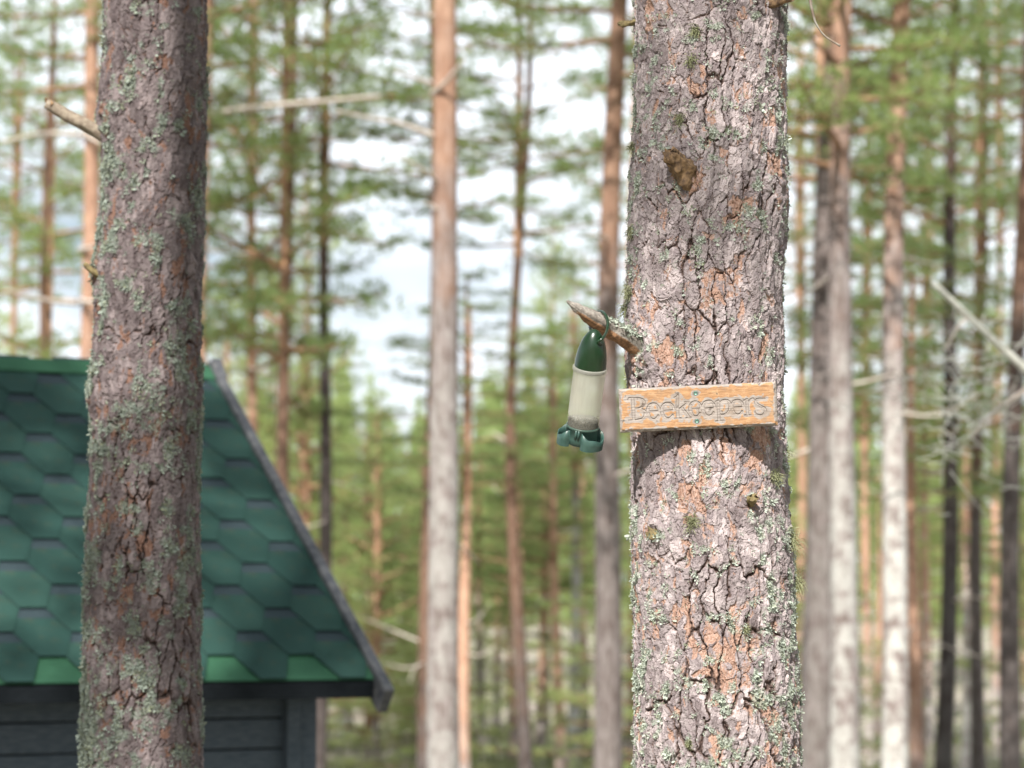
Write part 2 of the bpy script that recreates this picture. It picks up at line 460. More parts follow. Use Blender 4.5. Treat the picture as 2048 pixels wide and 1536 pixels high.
def pine(x, y, lean, dia, height, change, tone, pale, label, group=None, crown=None, cb=0.55, cs=1.0, name='pine_tree', bend=0.05, dead=4, seed=0):
    """x, y: foot; lean: dx per metre; cb: height of crown base as share of height"""
    r = np.random.default_rng(seed + 900)
    z0 = float(gz(x, y))
    t = empty(name, (x, y, z0), label, 'tree', group)
    zz = np.concatenate([[-0.2, 0, 0.15, 0.4], np.linspace(0.8, height * 0.93, 30)])
    ph = r.uniform(0, 6.28, 3)
    bx = bend * (np.sin(zz * 0.5 + ph[0]) - math.sin(ph[0])) + lean * zz
    by = bend * (np.sin(zz * 0.43 + ph[1]) - math.sin(ph[1]))
    axis = np.stack([bx, by, zz], -1)
    rad = dia / 2 * (1 - 0.72 * np.clip(zz / height, 0, 1) ** 0.95) * (1 + 0.35 * np.exp(-np.clip(zz, 0, 9) * 3.5))
    tr = link('trunk', trunk_mesh(axis, rad, seed + 3), t)
    tr['bark_change'] = float(change); tr['bark_tone_shade'] = float(tone); tr['bark_pale'] = float(pale)
    hb = height * cb
    cm = crown if crown is not None else CROWNS[seed % len(CROWNS)]
    c = link('crown', cm, t)
    H0 = 6.5 if cm in YOUNG else 8.0
    c.location = (float(np.interp(hb, zz, bx)), float(np.interp(hb, zz, by)), hb)
    s = (height - hb) / H0
    c.scale = (cs, cs, s)
    c.rotation_euler = (0, math.atan(lean), 0)
    c.rotation_euler = Matrix.Rotation(math.atan(lean), 3, 'Y').to_4x4().to_euler()
    c.matrix_local = Matrix.Translation(c.location) @ Matrix.Rotation(math.atan(lean), 4, 'Y') @ Matrix.Rotation(float(r.uniform(0, 6.28)), 4, 'Z') @ Matrix.Diagonal((cs, cs, s, 1))
    for k in range(dead):
        zb = r.uniform(1.8, hb * 1.05); az = r.uniform(0, 6.28); ln = r.uniform(0.35, 1.3)
        p0 = np.array([np.interp(zb, zz, bx), np.interp(zb, zz, by), zb])
        d = np.array([math.cos(az), math.sin(az), r.uniform(-0.35, 0.35)])
        pts = [p0, p0 + d * ln * 0.5 + r.normal(0, 0.04, 3), p0 + d * ln + np.array([0, 0, r.uniform(-0.2, 0.2)])]
        tube('dead_branch', curve_pts(pts, 7), np.linspace(0.022, 0.006, 7), M['dead_wood'], t, 5)
    return t

def pine_px(xa, xb, wpx, dia, change_y, tone, pale, label, group=None, height=17, cb=0.5, cs=1.0, dead=4, seed=0, Y=None, crown=None, bend=0.06):
    """xa, xb: photo x at y = 200 and y = 1300; wpx: width at eye height"""
    Y = Y or dia * FPX / wpx
    a = at(xa, 200, Y); b = at(xb, 1300, Y)
    lean = (a.x - b.x) / (a.z - b.z)
    z0 = float(gz(b.x, Y))
    x0 = b.x - lean * (b.z - z0)
    ch = at(1024, change_y, Y).z - z0
    return pine(x0, Y, lean, dia * 1.12, height, ch, tone, pale, label, group, crown, cb, cs * 1.22, 'pine_tree', bend, dead, seed)

FAR = 'slim far pines deep in the wood'
FARL = 'slim far pine trunk deep in the sunlit wood'
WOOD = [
 # xa, xb, w, dia, change_y, tone (low ones carry painted shade), pale, label, kwargs
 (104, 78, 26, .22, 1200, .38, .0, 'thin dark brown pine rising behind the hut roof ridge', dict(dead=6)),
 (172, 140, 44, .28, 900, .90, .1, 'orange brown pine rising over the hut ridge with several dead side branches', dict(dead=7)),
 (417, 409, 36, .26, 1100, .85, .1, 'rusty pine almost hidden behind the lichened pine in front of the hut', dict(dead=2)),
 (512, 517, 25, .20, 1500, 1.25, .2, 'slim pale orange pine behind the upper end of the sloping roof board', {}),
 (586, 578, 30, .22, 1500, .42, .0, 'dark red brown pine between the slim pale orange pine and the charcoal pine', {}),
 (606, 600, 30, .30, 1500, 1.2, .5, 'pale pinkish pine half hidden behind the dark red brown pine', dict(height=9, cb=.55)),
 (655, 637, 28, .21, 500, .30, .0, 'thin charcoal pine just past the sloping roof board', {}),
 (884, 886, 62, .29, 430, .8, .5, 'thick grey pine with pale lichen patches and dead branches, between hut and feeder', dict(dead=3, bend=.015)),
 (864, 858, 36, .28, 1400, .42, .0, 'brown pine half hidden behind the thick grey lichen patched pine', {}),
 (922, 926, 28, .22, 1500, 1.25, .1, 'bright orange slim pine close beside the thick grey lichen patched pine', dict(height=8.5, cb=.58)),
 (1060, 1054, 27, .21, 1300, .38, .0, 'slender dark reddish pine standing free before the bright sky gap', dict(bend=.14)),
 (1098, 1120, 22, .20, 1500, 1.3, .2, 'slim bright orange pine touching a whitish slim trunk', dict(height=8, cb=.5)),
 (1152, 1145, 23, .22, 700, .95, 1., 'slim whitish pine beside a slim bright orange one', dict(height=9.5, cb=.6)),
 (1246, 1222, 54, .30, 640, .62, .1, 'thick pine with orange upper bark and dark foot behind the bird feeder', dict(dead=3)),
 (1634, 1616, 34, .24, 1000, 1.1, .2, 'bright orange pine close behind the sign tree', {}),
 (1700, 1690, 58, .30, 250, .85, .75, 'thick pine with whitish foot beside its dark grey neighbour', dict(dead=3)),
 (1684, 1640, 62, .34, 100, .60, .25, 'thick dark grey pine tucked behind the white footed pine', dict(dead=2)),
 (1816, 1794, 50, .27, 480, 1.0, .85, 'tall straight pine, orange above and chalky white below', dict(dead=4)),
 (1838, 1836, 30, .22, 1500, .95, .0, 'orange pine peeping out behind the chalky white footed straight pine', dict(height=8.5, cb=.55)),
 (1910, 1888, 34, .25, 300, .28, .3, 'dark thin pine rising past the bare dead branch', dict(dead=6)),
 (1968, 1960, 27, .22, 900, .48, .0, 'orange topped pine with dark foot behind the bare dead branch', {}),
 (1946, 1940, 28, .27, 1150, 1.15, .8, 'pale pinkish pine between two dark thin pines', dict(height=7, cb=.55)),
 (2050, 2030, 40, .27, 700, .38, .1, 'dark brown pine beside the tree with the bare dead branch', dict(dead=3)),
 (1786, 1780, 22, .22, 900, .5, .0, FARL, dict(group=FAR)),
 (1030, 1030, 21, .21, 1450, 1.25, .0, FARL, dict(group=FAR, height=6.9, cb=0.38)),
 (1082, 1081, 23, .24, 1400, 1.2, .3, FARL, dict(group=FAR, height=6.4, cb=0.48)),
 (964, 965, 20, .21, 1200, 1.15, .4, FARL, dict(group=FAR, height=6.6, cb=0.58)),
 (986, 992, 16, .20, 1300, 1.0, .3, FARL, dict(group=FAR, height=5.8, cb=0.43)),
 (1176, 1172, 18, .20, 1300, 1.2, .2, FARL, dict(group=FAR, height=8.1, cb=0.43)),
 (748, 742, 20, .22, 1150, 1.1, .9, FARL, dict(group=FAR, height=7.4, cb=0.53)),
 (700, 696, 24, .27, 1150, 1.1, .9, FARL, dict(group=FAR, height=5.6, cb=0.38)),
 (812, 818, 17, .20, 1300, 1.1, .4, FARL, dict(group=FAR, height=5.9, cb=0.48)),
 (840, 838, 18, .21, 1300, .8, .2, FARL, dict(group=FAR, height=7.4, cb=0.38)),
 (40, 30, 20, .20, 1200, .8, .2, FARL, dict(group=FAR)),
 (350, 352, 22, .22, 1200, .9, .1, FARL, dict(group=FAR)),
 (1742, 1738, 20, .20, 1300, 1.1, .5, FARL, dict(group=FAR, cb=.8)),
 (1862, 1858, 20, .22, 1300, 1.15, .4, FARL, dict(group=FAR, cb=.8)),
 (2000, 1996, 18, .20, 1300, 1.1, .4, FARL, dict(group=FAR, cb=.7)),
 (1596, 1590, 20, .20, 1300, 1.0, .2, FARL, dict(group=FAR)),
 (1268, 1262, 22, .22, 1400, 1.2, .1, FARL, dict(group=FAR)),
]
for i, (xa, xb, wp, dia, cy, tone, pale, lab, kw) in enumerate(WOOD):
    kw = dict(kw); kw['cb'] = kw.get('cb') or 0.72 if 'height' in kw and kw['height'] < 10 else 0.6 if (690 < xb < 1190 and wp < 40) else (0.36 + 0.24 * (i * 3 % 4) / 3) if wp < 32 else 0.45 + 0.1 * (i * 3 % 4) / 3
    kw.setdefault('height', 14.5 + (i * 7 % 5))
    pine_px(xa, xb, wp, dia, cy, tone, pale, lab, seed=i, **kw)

rf = np.random.default_rng(77)
for i in range(34):
    px = rf.uniform(-20, 2060)
    if 180 < px < 400 or 1280 < px < 1560: continue
    wpx = rf.uniform(12, 17)
    pine_px(px + rf.uniform(-8, 8), px, wpx, rf.uniform(.2, .25), rf.choice([500, 900, 1400]), rf.uniform(.55, 1.25), rf.uniform(0, .7), 'very thin distant pine pole at the back of the wood', 'distant pine poles',
            height=rf.uniform(5.5, 9), cb=rf.uniform(.5, .65), cs=.7, dead=1, seed=150 + i)
# young pines that fill the wood below the tall crowns
r = np.random.default_rng(21)
YG = 'young pines growing between the trunks'
for i in range(40):
    px = r.uniform(-60, 2110)
    h = r.uniform(4.0, 13.5)
    Y = r.uniform(38, 65) if h < 6.5 else r.uniform(56, 96)
    x = at(px, HORIZON, Y).x
    if 640 < px < 1090: h = h * 0.62 + .3
    wide = r.uniform(0.9, 1.6)
    yl = (('low broad light green young pine between the trunks', 'low broad young pines') if wide > 1.25 else ('low narrow light green young pine between the trunks', 'low narrow young pines')) if h < 6.5 else (
          ('tall broad crowned young pine reaching up between the trunks', 'tall broad young pines') if wide > 1.25 else ('tall narrow young pine reaching up between the trunks', 'tall narrow young pines'))
    pine(x, Y, r.uniform(-.02, .02), 0.11, h, 2, 0.8, 0.1, *yl, YOUNG[i % 3], r.uniform(.12, .36) if h > 7 else .12, wide, 'young_pine', 0.04, 0, 200 + i)

# ------------------------------------------------------------------ far wood
def far_wood():
    r = np.random.default_rng(5)
    C = []
    for k in range(230):
        y = r.uniform(105, 170); x = r.uniform(-0.24, 0.24) * y
        px = 1024 + x / y * FPX
        top = 8.2 + 4 * (fbm(np.array([px * 0.006]), np.array([0.3]), 9)[0] - 0.3) * 2 + r.uniform(-1, 2)
        if 700 < px < 1180: top -= 1.6 * math.exp(-((px - 930) / 190) ** 2)
        top *= y / 115
        m = 230
        f = r.uniform(0.1, 1, m)
        rad = (1.05 - f) * r.uniform(1.6, 2.6)
        a = r.uniform(0, 6.28, m)
        C.append(np.stack([x + np.cos(a) * rad * r.random(m), y + np.sin(a) * rad, top * f + r.normal(0, .2, m)], -1))
    C = np.concatenate(C)
    V, T = needle_tris(C, np.tile([0, 0, 0.6], (len(C), 1)), 3, 0.5, 0.07, 6)
    link('far_wood', mesh_np('far_wood', V, None, T, [M['needles_young']], False), kind='stuff', label='far off mass of sunlit young pines closing the wood', category='forest')
far_wood()

def ground_cover():
    r = np.random.default_rng(8)
    n = 15000
    y = r.uniform(16, 75, n); x = r.uniform(-0.22, 0.22, n) * y
    keep = fbm(x * 0.25, y * 0.25, 31, 0, 3) + r.normal(0, 0.06, n) > 0.47
    x, y = x[keep], y[keep]
    P = np.stack([x, y, gz(x, y) + r.uniform(0.0, 0.22, len(x))], -1)
    V, T = needle_tris(P, np.tile([0, 0, 0.8], (len(P), 1)), 5, 0.2, 0.018, 9)
    link('ground_cover', mesh_np('ground_cover', V, None, T, [M['heather']], False), kind='stuff', label='low heather and bilberry covering the forest floor', category='heather')
ground_cover()

# ------------------------------------------------------------------ bark relief of the two near pines
def bark_relief(th, zz, circ, seed, knots, sc_=1.0, fiss_k=1.0):
    """th angle grid, zz height grid -> relief (m) and colour data"""
    u = th / (2 * np.pi)                       # 0..1 round the trunk
    um = u * circ
    def per(cell): return max(4, int(round(circ / (cell * sc_))))
    # warp
    p1 = per(0.05); p2 = per(0.014); p3 = per(0.006)
    wx = (fbm(u * p1, zz / (0.09 * sc_), seed, p1, 3) - 0.5) * 0.030 + (fbm(u * p2, zz / (0.018 * sc_), seed + 1, p2, 3) - 0.5) * 0.011 + (fbm(u * p3, zz / (.007 * sc_), seed + 41, p3, 2) - 0.5) * 0.004
    wz = (fbm(u * p1, zz / (0.06 * sc_), seed + 2, p1, 3) - 0.5) * 0.040 + (fbm(u * p2, zz / (0.018 * sc_), seed + 3, p2, 3) - 0.5) * 0.018 + (fbm(u * p3, zz / (.007 * sc_), seed + 43, p3, 2) - 0.5) * 0.005
    kn = np.zeros_like(zz); kr = np.zeros_like(zz); sw = np.zeros_like(zz)
    for (kth, kz, krad, kh) in knots:
        dx = (((th - kth + np.pi) % (2 * np.pi)) - np.pi) * circ / (2 * np.pi); dz = zz - kz
        d = np.sqrt(dx * dx + dz * dz * 0.8)
        e = np.exp(-(d / krad) ** 2)
        kn += kh * e
        ring = np.exp(-((d - krad * 0.75) / (krad * 0.55)) ** 2)
        kr += 0.0016 * np.sin(d / 0.0055 * 2 + 3 * fbm(u * p2, zz / 0.02, seed + 4, p2, 2)) * ring
        kn -= kh * 1.1 * np.exp(-(d / (krad * 0.33)) ** 4)
        sw += ring
        wx += -dx * 0.35 * e; wz += -dz * 0.3 * e
    um2 = (um + wx); z2 = zz + wz
    # A: long plates split by fissures
    na = per(0.029)
    f1, f2, ida, _, _ = voro(um2 / circ * na, z2 / (0.12 * sc_), seed + 10, na)
    e = f2 - f1
    ms = fbm(u * per(0.12), zz / 0.2, seed + 5, per(0.12), 3)
    wdt = 0.034 + 0.08 * smooth(0.38, 0.72, ms)
    fis = 1 - smooth(0.02, 1, e / wdt)
    fis = np.where(e < wdt, fis, 0)
    fdepth = (0.0028 + 0.0050 * smooth(0.40, 0.68, ms)) * fiss_k
    h = -fdepth * fis + 0.0022 * (1 - np.exp(-e * 3.5)) + 0.0035 * (ida - 0.5)
    # secondary fine cracks
    nb = per(0.017)
    f1, f2, idk, _, _ = voro(um2 / circ * nb + 7.3, z2 / (0.055 * sc_), seed + 12, nb)
    e2 = f2 - f1
    c2 = np.clip(1 - e2 / 0.06, 0, 1) * smooth(0.4, 0.6, fbm(u * p1, zz / 0.05, seed + 6, p1, 2))
    h += -0.0020 * c2 + 0.0022 * (idk - 0.5)
    # B: layered flakes
    org = np.zeros_like(zz); rnd = np.zeros_like(zz)
    lay = 0
    for (cw, chh, amp, tilt, sd) in ((0.027, 0.044, 0.0030, 0.0024, 20), (0.0135, 0.026, 0.0026, 0.0024, 22), (0.0075, 0.0135, 0.0020, 0.0018, 24), (0.0044, 0.0078, 0.0014, 0.0012, 26)):
        nn = per(cw)
        f1, f2, idc, ox, oy = voro(um2 / circ * nn + sd, z2 / (chh * sc_) + 0.37 * sd, seed + sd, nn)
        ta = (hsh((idc * 1e6).astype(np.int64), np.zeros_like(zz), seed + sd) - 0.5)
        tb = (hsh((idc * 1e6).astype(np.int64), np.ones_like(zz), seed + sd) - 0.5)
        h += amp * (idc - 0.5) + tilt * (ox * ta + oy * tb) * 2
        wgt = (0.38, 0.32, 0.2, 0.1)[lay]
        org += wgt * (1 - idc); rnd += wgt * ta * 2
        lay += 1
    n5 = fbm(u * per(0.004), zz / (0.009 * sc_), seed + 30, per(0.004), 3) - 0.5
    n6 = fbm(u * per(0.02), zz / (0.05 * sc_), seed + 33, per(0.02), 3) - 0.5
    h += 0.0016 * n5 + 0.003 * n6 + kn + kr
    orange = (org - 0.5) * 1.9 + 0.185 + 0.45 * (fbm(u * p1, zz / 0.11, seed + 8, p1, 3) - 0.5) * 2 + 0.25 * c2 + 0.25 * np.clip(sw, 0, 1)
    fisc = np.clip(fis * (0.5 + 0.5 * smooth(0.40, 0.68, ms)) + 0.35 * c2, 0, 1)
    return h, np.clip(orange, 0, 1), fisc, np.clip(rnd * 0.5 + 0.5, 0, 1), e

def near_trunk(tree, Y, prof, seed, knots_px, zlo_py, zhi_py, step, front_deg, ztop, mat, lich_fn, sc_=1.0, fiss_k=1.0):
    """prof: (photo y, left x, right x). Returns a sampler of surface points."""
    pz, pxc, prd = [], [], []
    for (py, l, r_) in prof:
        a = at(l, py, Y); b = at(r_, py, Y)
        pz.append(a.z); pxc.append((a.x + b.x) / 2); prd.append((b.x - a.x) / 2)
    o = np.argsort(pz); pz = np.array(pz)[o]; pxc = np.array(pxc)[o]; prd = np.array(prd)[o] - 0.003
    zl = at(0, zlo_py, Y).z; zh = at(0, zhi_py, Y).z
    zg = float(gz(pxc[0], Y))
    zs = np.concatenate([np.linspace(zg - 0.2, zl, 40)[:-1], np.arange(zl, zh, step), np.linspace(zh, ztop, 70)[1:]])
    slope_hi = (pxc[-1] - pxc[-3]) / (pz[-1] - pz[-3]) * 0.3
    cx = np.interp(zs, pz, pxc) + np.where(zs > pz[-1], (zs - pz[-1]) * slope_hi, 0)
    rd = np.interp(zs, pz, prd)
    ks = max(3, int(0.05 / step)); ker = np.ones(ks) / ks
    sm = lambda a: np.convolve(np.pad(a, ks, 'edge'), ker, 'same')[ks:-ks]
    cx, rd = sm(cx), sm(rd)
    rd = rd * np.where(zs > pz[-1], 1 - 0.75 * (zs - pz[-1]) / (ztop - pz[-1]), 1) * np.where(zs < pz[0], 1 + 0.25 * (pz[0] - zs) / (pz[0] - zg) , 1)
    Rm = float(prd.mean()); circ = 2 * math.pi * Rm
    fa = R(front_deg) / 2
    th = np.concatenate([np.arange(-fa, fa, step / Rm), np.linspace(fa, 2 * math.pi - fa, 48)[:-1]])
    TH, ZZ = np.meshgrid(th, zs)
    kn = []
    for (kx, ky, krad, kh) in knots_px:
        z = at(kx, ky, Y).z; c = float(np.interp(z, zs, cx)); rr = float(np.interp(z, zs, rd))
        kn.append((math.asin(max(-0.99, min(0.99, (at(kx, ky, Y).x - c) / rr))), z, krad, kh))
    h, org, fis, rnd, e = bark_relief(TH, ZZ, circ, seed, kn, sc_, fiss_k)
    lic = lich_fn(TH, ZZ)
    RR = rd[:, None] + h
    X = cx[:, None] + RR * np.sin(TH); YY = Y - RR * np.cos(TH)
    V = np.stack([X, YY, ZZ], -1)
    nr, nc = TH.shape
    i0 = (np.arange(nr - 1)[:, None] * nc + np.arange(nc)[None]); i1 = (np.arange(nr - 1)[:, None] * nc + (np.arange(nc)[None] + 1) % nc)
    Q = np.stack([i0, i1, i1 + nc, i0 + nc], -1).reshape(-1, 4)
    me = mesh_np('trunk', V.reshape(-1, 3) - np.array(tree.location), Q, None, [mat], False)
    attr(me, 'bark', np.stack([org, fis, lic * 0.9, rnd], -1).reshape(-1, 4))
    link('trunk', me, tree)
    def sample(px, py):
        z = at(px, py, Y).z; i = int(np.argmin(abs(zs - z)))
        s = (at(px, py, Y).x - cx[i]) / rd[i]
        a = math.asin(max(-0.995, min(0.995, s))); j = int(np.argmin(abs(th - a)))
        nrm = Vector((math.sin(a), -math.cos(a), 0))
        return Vector(V[i, j]), nrm
    return dict(V=V, th=th, zs=zs, TH=TH, ZZ=ZZ, lic=lic, cx=cx, rd=rd, fis=fis, sample=sample, top=(float(cx[-1]), Y, ztop))

def lichen_mesh(tree, t, n, seed, size, half_deg, zr, mat, bunch=9):
    """small curled lobes standing on the bark, thick where the lichen field is high"""
    r = np.random.default_rng(seed)
    V, th, zs, lic = t['V'], t['th'], t['zs'], t['lic']
    jm = np.where(np.abs(((th + np.pi) % (2 * np.pi)) - np.pi) < R(half_deg))[0]
    im = np.where((zs > zr[0]) & (zs < zr[1]))[0]
    sub = lic[np.ix_(im, jm)]
    pr = np.clip(sub - 0.42, 0, 1) ** 1.6 + 0.003
    pr = (pr / pr.sum()).ravel()
    pick = r.choice(len(pr), n, p=pr)
    ii_, jj = im[pick // len(jm)], jm[pick % len(jm)]
    P = V[ii_, jj]; a = th[jj]
    N = np.stack([np.sin(a), -np.cos(a), np.zeros_like(a)], -1)
    T1 = np.stack([np.cos(a), np.sin(a), np.zeros_like(a)], -1); T2 = np.tile([0, 0, 1.0], (n, 1))
    sz = size * r.lognormal(0, 0.38, n)
    P = np.repeat(P, bunch, 0); N = np.repeat(N, bunch, 0); T1 = np.repeat(T1, bunch, 0); T2 = np.repeat(T2, bunch, 0); sz = np.repeat(sz, bunch)
    m = len(P)
    ph = r.uniform(0, 2 * np.pi, m); off = sz * np.sqrt(r.random(m)) * 1.0
    B = P + T1 * (np.cos(ph) * off)[:, None] + T2 * (np.sin(ph) * off)[:, None] + N * r.uniform(-0.001, 0.0022, m)[:, None]
    ph2 = ph + r.normal(0, 0.7, m)
    D = T1 * np.cos(ph2)[:, None] + T2 * np.sin(ph2)[:, None]
    S = np.cross(D, N)
    L = (sz * r.uniform(0.45, 0.95, m))[:, None]; W = (sz * r.uniform(0.18, 0.36, m))[:, None]
    l1 = r.uniform(0.15, 0.5, m)[:, None]; l2 = r.uniform(0.3, 1.0, m)[:, None]
    c0 = B; c1 = B + D * L * 0.55 + N * L * l1; c2 = B + D * L + N * L * (l1 + l2)
    tw = N * W * r.normal(0, 0.5, m)[:, None]
    VV = np.stack([c0 - S * W * 0.6, c0 + S * W * 0.6, c1 - S * W + tw, c1 + S * W - tw, c2 - S * W * 0.8, c2 + S * W * 0.8], 1).reshape(-1, 3)
    b = np.arange(m)[:, None] * 6
    Q = np.concatenate([b + np.array([[0, 1, 3, 2]]), b + np.array([[2, 3, 5, 4]])])
    me = mesh_np('lichen', VV - np.array(tree.location), Q, None, [mat], True)
    tone = np.repeat(np.repeat(r.random(n) ** 2.5, bunch), 6)
    attr(me, 'tone', np.stack([tone] * 3 + [np.ones_like(tone)], -1))
    link('lichen', me, tree, kind='stuff')

def beard(tree, p, nrm, size, seed, droop=0.5, n=150):
    """a shaggy tuft of hair lichen"""
    r = np.random.default_rng(seed)
    P0 = np.array(p); N = np.array(nrm)
    B = P0 + r.normal(0, size * 0.28, (n, 3)) * np.array([1, .5, 1.3])
    D = N * 0.7 + r.normal(0, 0.75, (n, 3)); D /= np.linalg.norm(D, axis=1)[:, None]
    L = size * r.uniform(0.35, 0.9, n)[:, None]
    S = np.cross(D, r.normal(0, 1, (n, 3))); S /= np.linalg.norm(S, axis=1)[:, None]
    W = 0.00055
    c1 = B + D * L * 0.5; c2 = B + D * L + np.array([0, 0, -droop]) * L * 0.6
    VV = np.stack([B - S * W, B + S * W, c1 - S * W, c1 + S * W, c2 - S * W * .5, c2 + S * W * .5], 1).reshape(-1, 3)
    b = np.arange(n)[:, None] * 6
    Q = np.concatenate([b + np.array([[0, 1, 3, 2]]), b + np.array([[2, 3, 5, 4]])])
    me = mesh_np('beard_lichen', VV - np.array(tree.location), Q, None, [M['beard']], True)
    t_ = np.zeros(len(VV)); attr(me, 'tone', np.stack([t_] * 3 + [t_ + 1], -1))
    link('beard_lichen', me, tree)

# ---- the sign tree
YS = 5.60
SIGN_PROF = [(-120, 1270, 1573), (0, 1268, 1574), (200, 1268, 1573), (330, 1262, 1574), (420, 1257, 1575), (560, 1251, 1567), (660, 1250, 1566), (720, 1250, 1568), (790, 1254, 1568), (860, 1262, 1571),
             (1000, 1262, 1575), (1100, 1262, 1586), (1180, 1264, 1588), (1250, 1267, 1590), (1400, 1268, 1600), (1536, 1270, 1602), (1660, 1271, 1604)]
def s_lich(TH, ZZ):
    z0, z1 = at(0, 1536, YS).z, at(0, 0, YS).z
    f = (ZZ - z0) / (z1 - z0)                       # 0 bottom of frame, 1 top
    circ = 2 * math.pi * 0.153; u = TH / (2 * np.pi)
    pn = 44; pm = 150
    n = fbm(u * pn, ZZ / 0.026, 71, pn, 4); n2 = fbm(u * pm, ZZ / 0.0065, 72, pm, 3)
    side = smooth(0.25, 1.0, np.sin(TH))
    left = smooth(0.75, 1.0, -np.sin(TH))
    wgt = 0.24 * (1 - smooth(0.0, 0.38, f)) + 0.20 * side + 0.16 * left - 0.09 * smooth(0.36, 0.45, f) * (1 - smooth(0.62, 0.72, f)) + 0.05 * smooth(0.68, 0.8, f)
    wgt = wgt + 0.30 * np.exp(-(((TH + 1.15) / 0.35) ** 2 + ((ZZ - at(0, 685, YS).z) / 0.035) ** 2))
    return np.clip((n - 0.5) * 2.6 + 0.10 + wgt + (n2 - 0.5) * 0.9, 0, 1)
p = at(1437, 1660, YS)
sign_tree = empty('pine_tree', (p.x, YS, float(gz(p.x, YS))), 'thick reddish flaky barked pine carrying the carved sign and the bird feeder', 'tree')
KN = [(1358, 372, 0.040, 0.010), (1492, 1012, 0.034, 0.008), (1306, 1068, 0.026, 0.008), (1402, 752, 0.022, 0.004), (1452, 442, 0.016, 0.003), (1282, 700, 0.05, 0.012), (1316, 1215, 0.022, 0.004), (1300, 40, 0.04, 0.005), (1556, 395, 0.035, .008)]
ST = near_trunk(sign_tree, YS, SIGN_PROF, 101, KN, 1600, -70, 0.00155, 204, 13.5, M['bark_sign'], s_lich)
zr = (at(0, 1590, YS).z, at(0, -60, YS).z)
lichen_mesh(sign_tree, ST, 8500, 3, 0.0027, 104, zr, M['lichen'], 7)
for k, (bx, by, s_, dr) in enumerate([(1375, 1048, .028, .2), (1574, 1082, .034, .8), (1383, 92, .020, .2), (1376, 150, .022, .2), (1535, 958, .024, .3), (1352, 262, .022, .3), (1478, 1258, .012, .3),
                                      (1370, 1480, .012, .4), (1262, 590, .022, .9), (1585, 1160, .03, 1.0), (1266, 470, .02, .8), (1574, 905, .018, .8), (1253, 620, .022, .8), (1270, 300, .016, .6)]):
    q, nn = ST['sample'](bx, by)
    beard(sign_tree, q + nn * 0.003, nn, s_ * .8, 300 + k, dr)

M['stub_wood'] = simple('stub_wood', (0.22, 0.14, 0.075), (0.07, 0.045, 0.03), 90, 0.8, 0.2, (1, 1, 1), 0.8, 0.002)
M['stub_green'] = simple('algae_wood', (0.20, 0.16, 0.075), (0.10, 0.075, 0.04), 150, 0.8, 0.2, (1, 1, 1), 0.8, 0.002)
LS = np.array(sign_tree.location)
def stub(px, py, tip_px, tip_py, out, r0, r1, mat, seed, n=16, sides=18):
    q, nn = ST['sample'](px, py)
    q = np.array(q) - np.array(nn) * 0.02
    e = np.array(at(tip_px, tip_py, q[1] - out))
    ts = np.linspace(0, 1, n)
    pts = q[None] * (1 - ts)[:, None] + e[None] * ts[:, None] + np.outer(np.sin(ts * math.pi), [0, 0, -0.003])
    rr = r0 + (r1 - r0) * ts
    V, Q, T = tube_arrays(pts - LS, rr, sides, True, 0.6, seed)
    Cc = np.repeat(pts - LS, sides, 0); an = np.tile(np.arange(sides) / sides * 10, n)
    gr_ = fbm(an, np.repeat(ts, sides) * 1.6, seed + 60, 10, 4)
    V[:n * sides] = Cc + (V[:n * sides] - Cc) * (1 + (gr_ - .5) * .75)[:, None]
    rg = np.random.default_rng(seed)          # splintered end
    d = (e - q) / np.linalg.norm(e - q)
    V[(n - 1) * sides:n * sides] += d * rg.uniform(-0.016, 0.008, sides)[:, None]
    return link('branch_stub', mesh_np('branch_stub', V, Q, T, [mat]), sign_tree)
stub(1364, 378, 1340, 304, 0.05, 0.025, 0.014, M['stub_wood'], 5, 30, 40)
stub(1488, 1010, 1508, 994, 0.045, 0.011, 0.008, M['stub_green'], 6)
stub(1306, 1072, 1305, 1062, 0.020, 0.014, 0.013, M['stub_green'], 7)
stub(1402, 752, 1403, 752, 0.012, 0.007, 0.005, M['stub_wood'], 8)
stub(1452, 442, 1452, 442, 0.010, 0.006, 0.005, M['stub_wood'], 9)
stub(1272, 40, 1240, 48, 0.0, 0.007, 0.005, M['stub_green'], 10)
stub(1540, 22, 1582, -12, 0.05, 0.013, 0.011, M['stub_wood'], 12)
M['twig'] = simple('twig_bark', (0.16, 0.12, 0.09), (0.28, 0.26, 0.22), 60)
tw = [at(1560, -60, 5.5), at(1612, -30, 5.49), at(1622, 10, 5.48), at(1631, 45, 5.48), at(1650, 72, 5.48), at(1680, 92, 5.47)]
V, Q, T = tube_arrays(curve_pts([np.array(v) - LS for v in tw], 26), np.concatenate([np.linspace(.0042, .0016, 20), np.linspace(.0018, .0024, 6)]), 7, True, 0.4, 4)
link('twig', mesh_np('twig', V, Q, T, [M['twig']]), sign_tree)
c = link('crown', CROWNS[1], sign_tree)
c.location = (0.05, 0, 8.0); c.scale = (1.2, 1.2, 1.0)

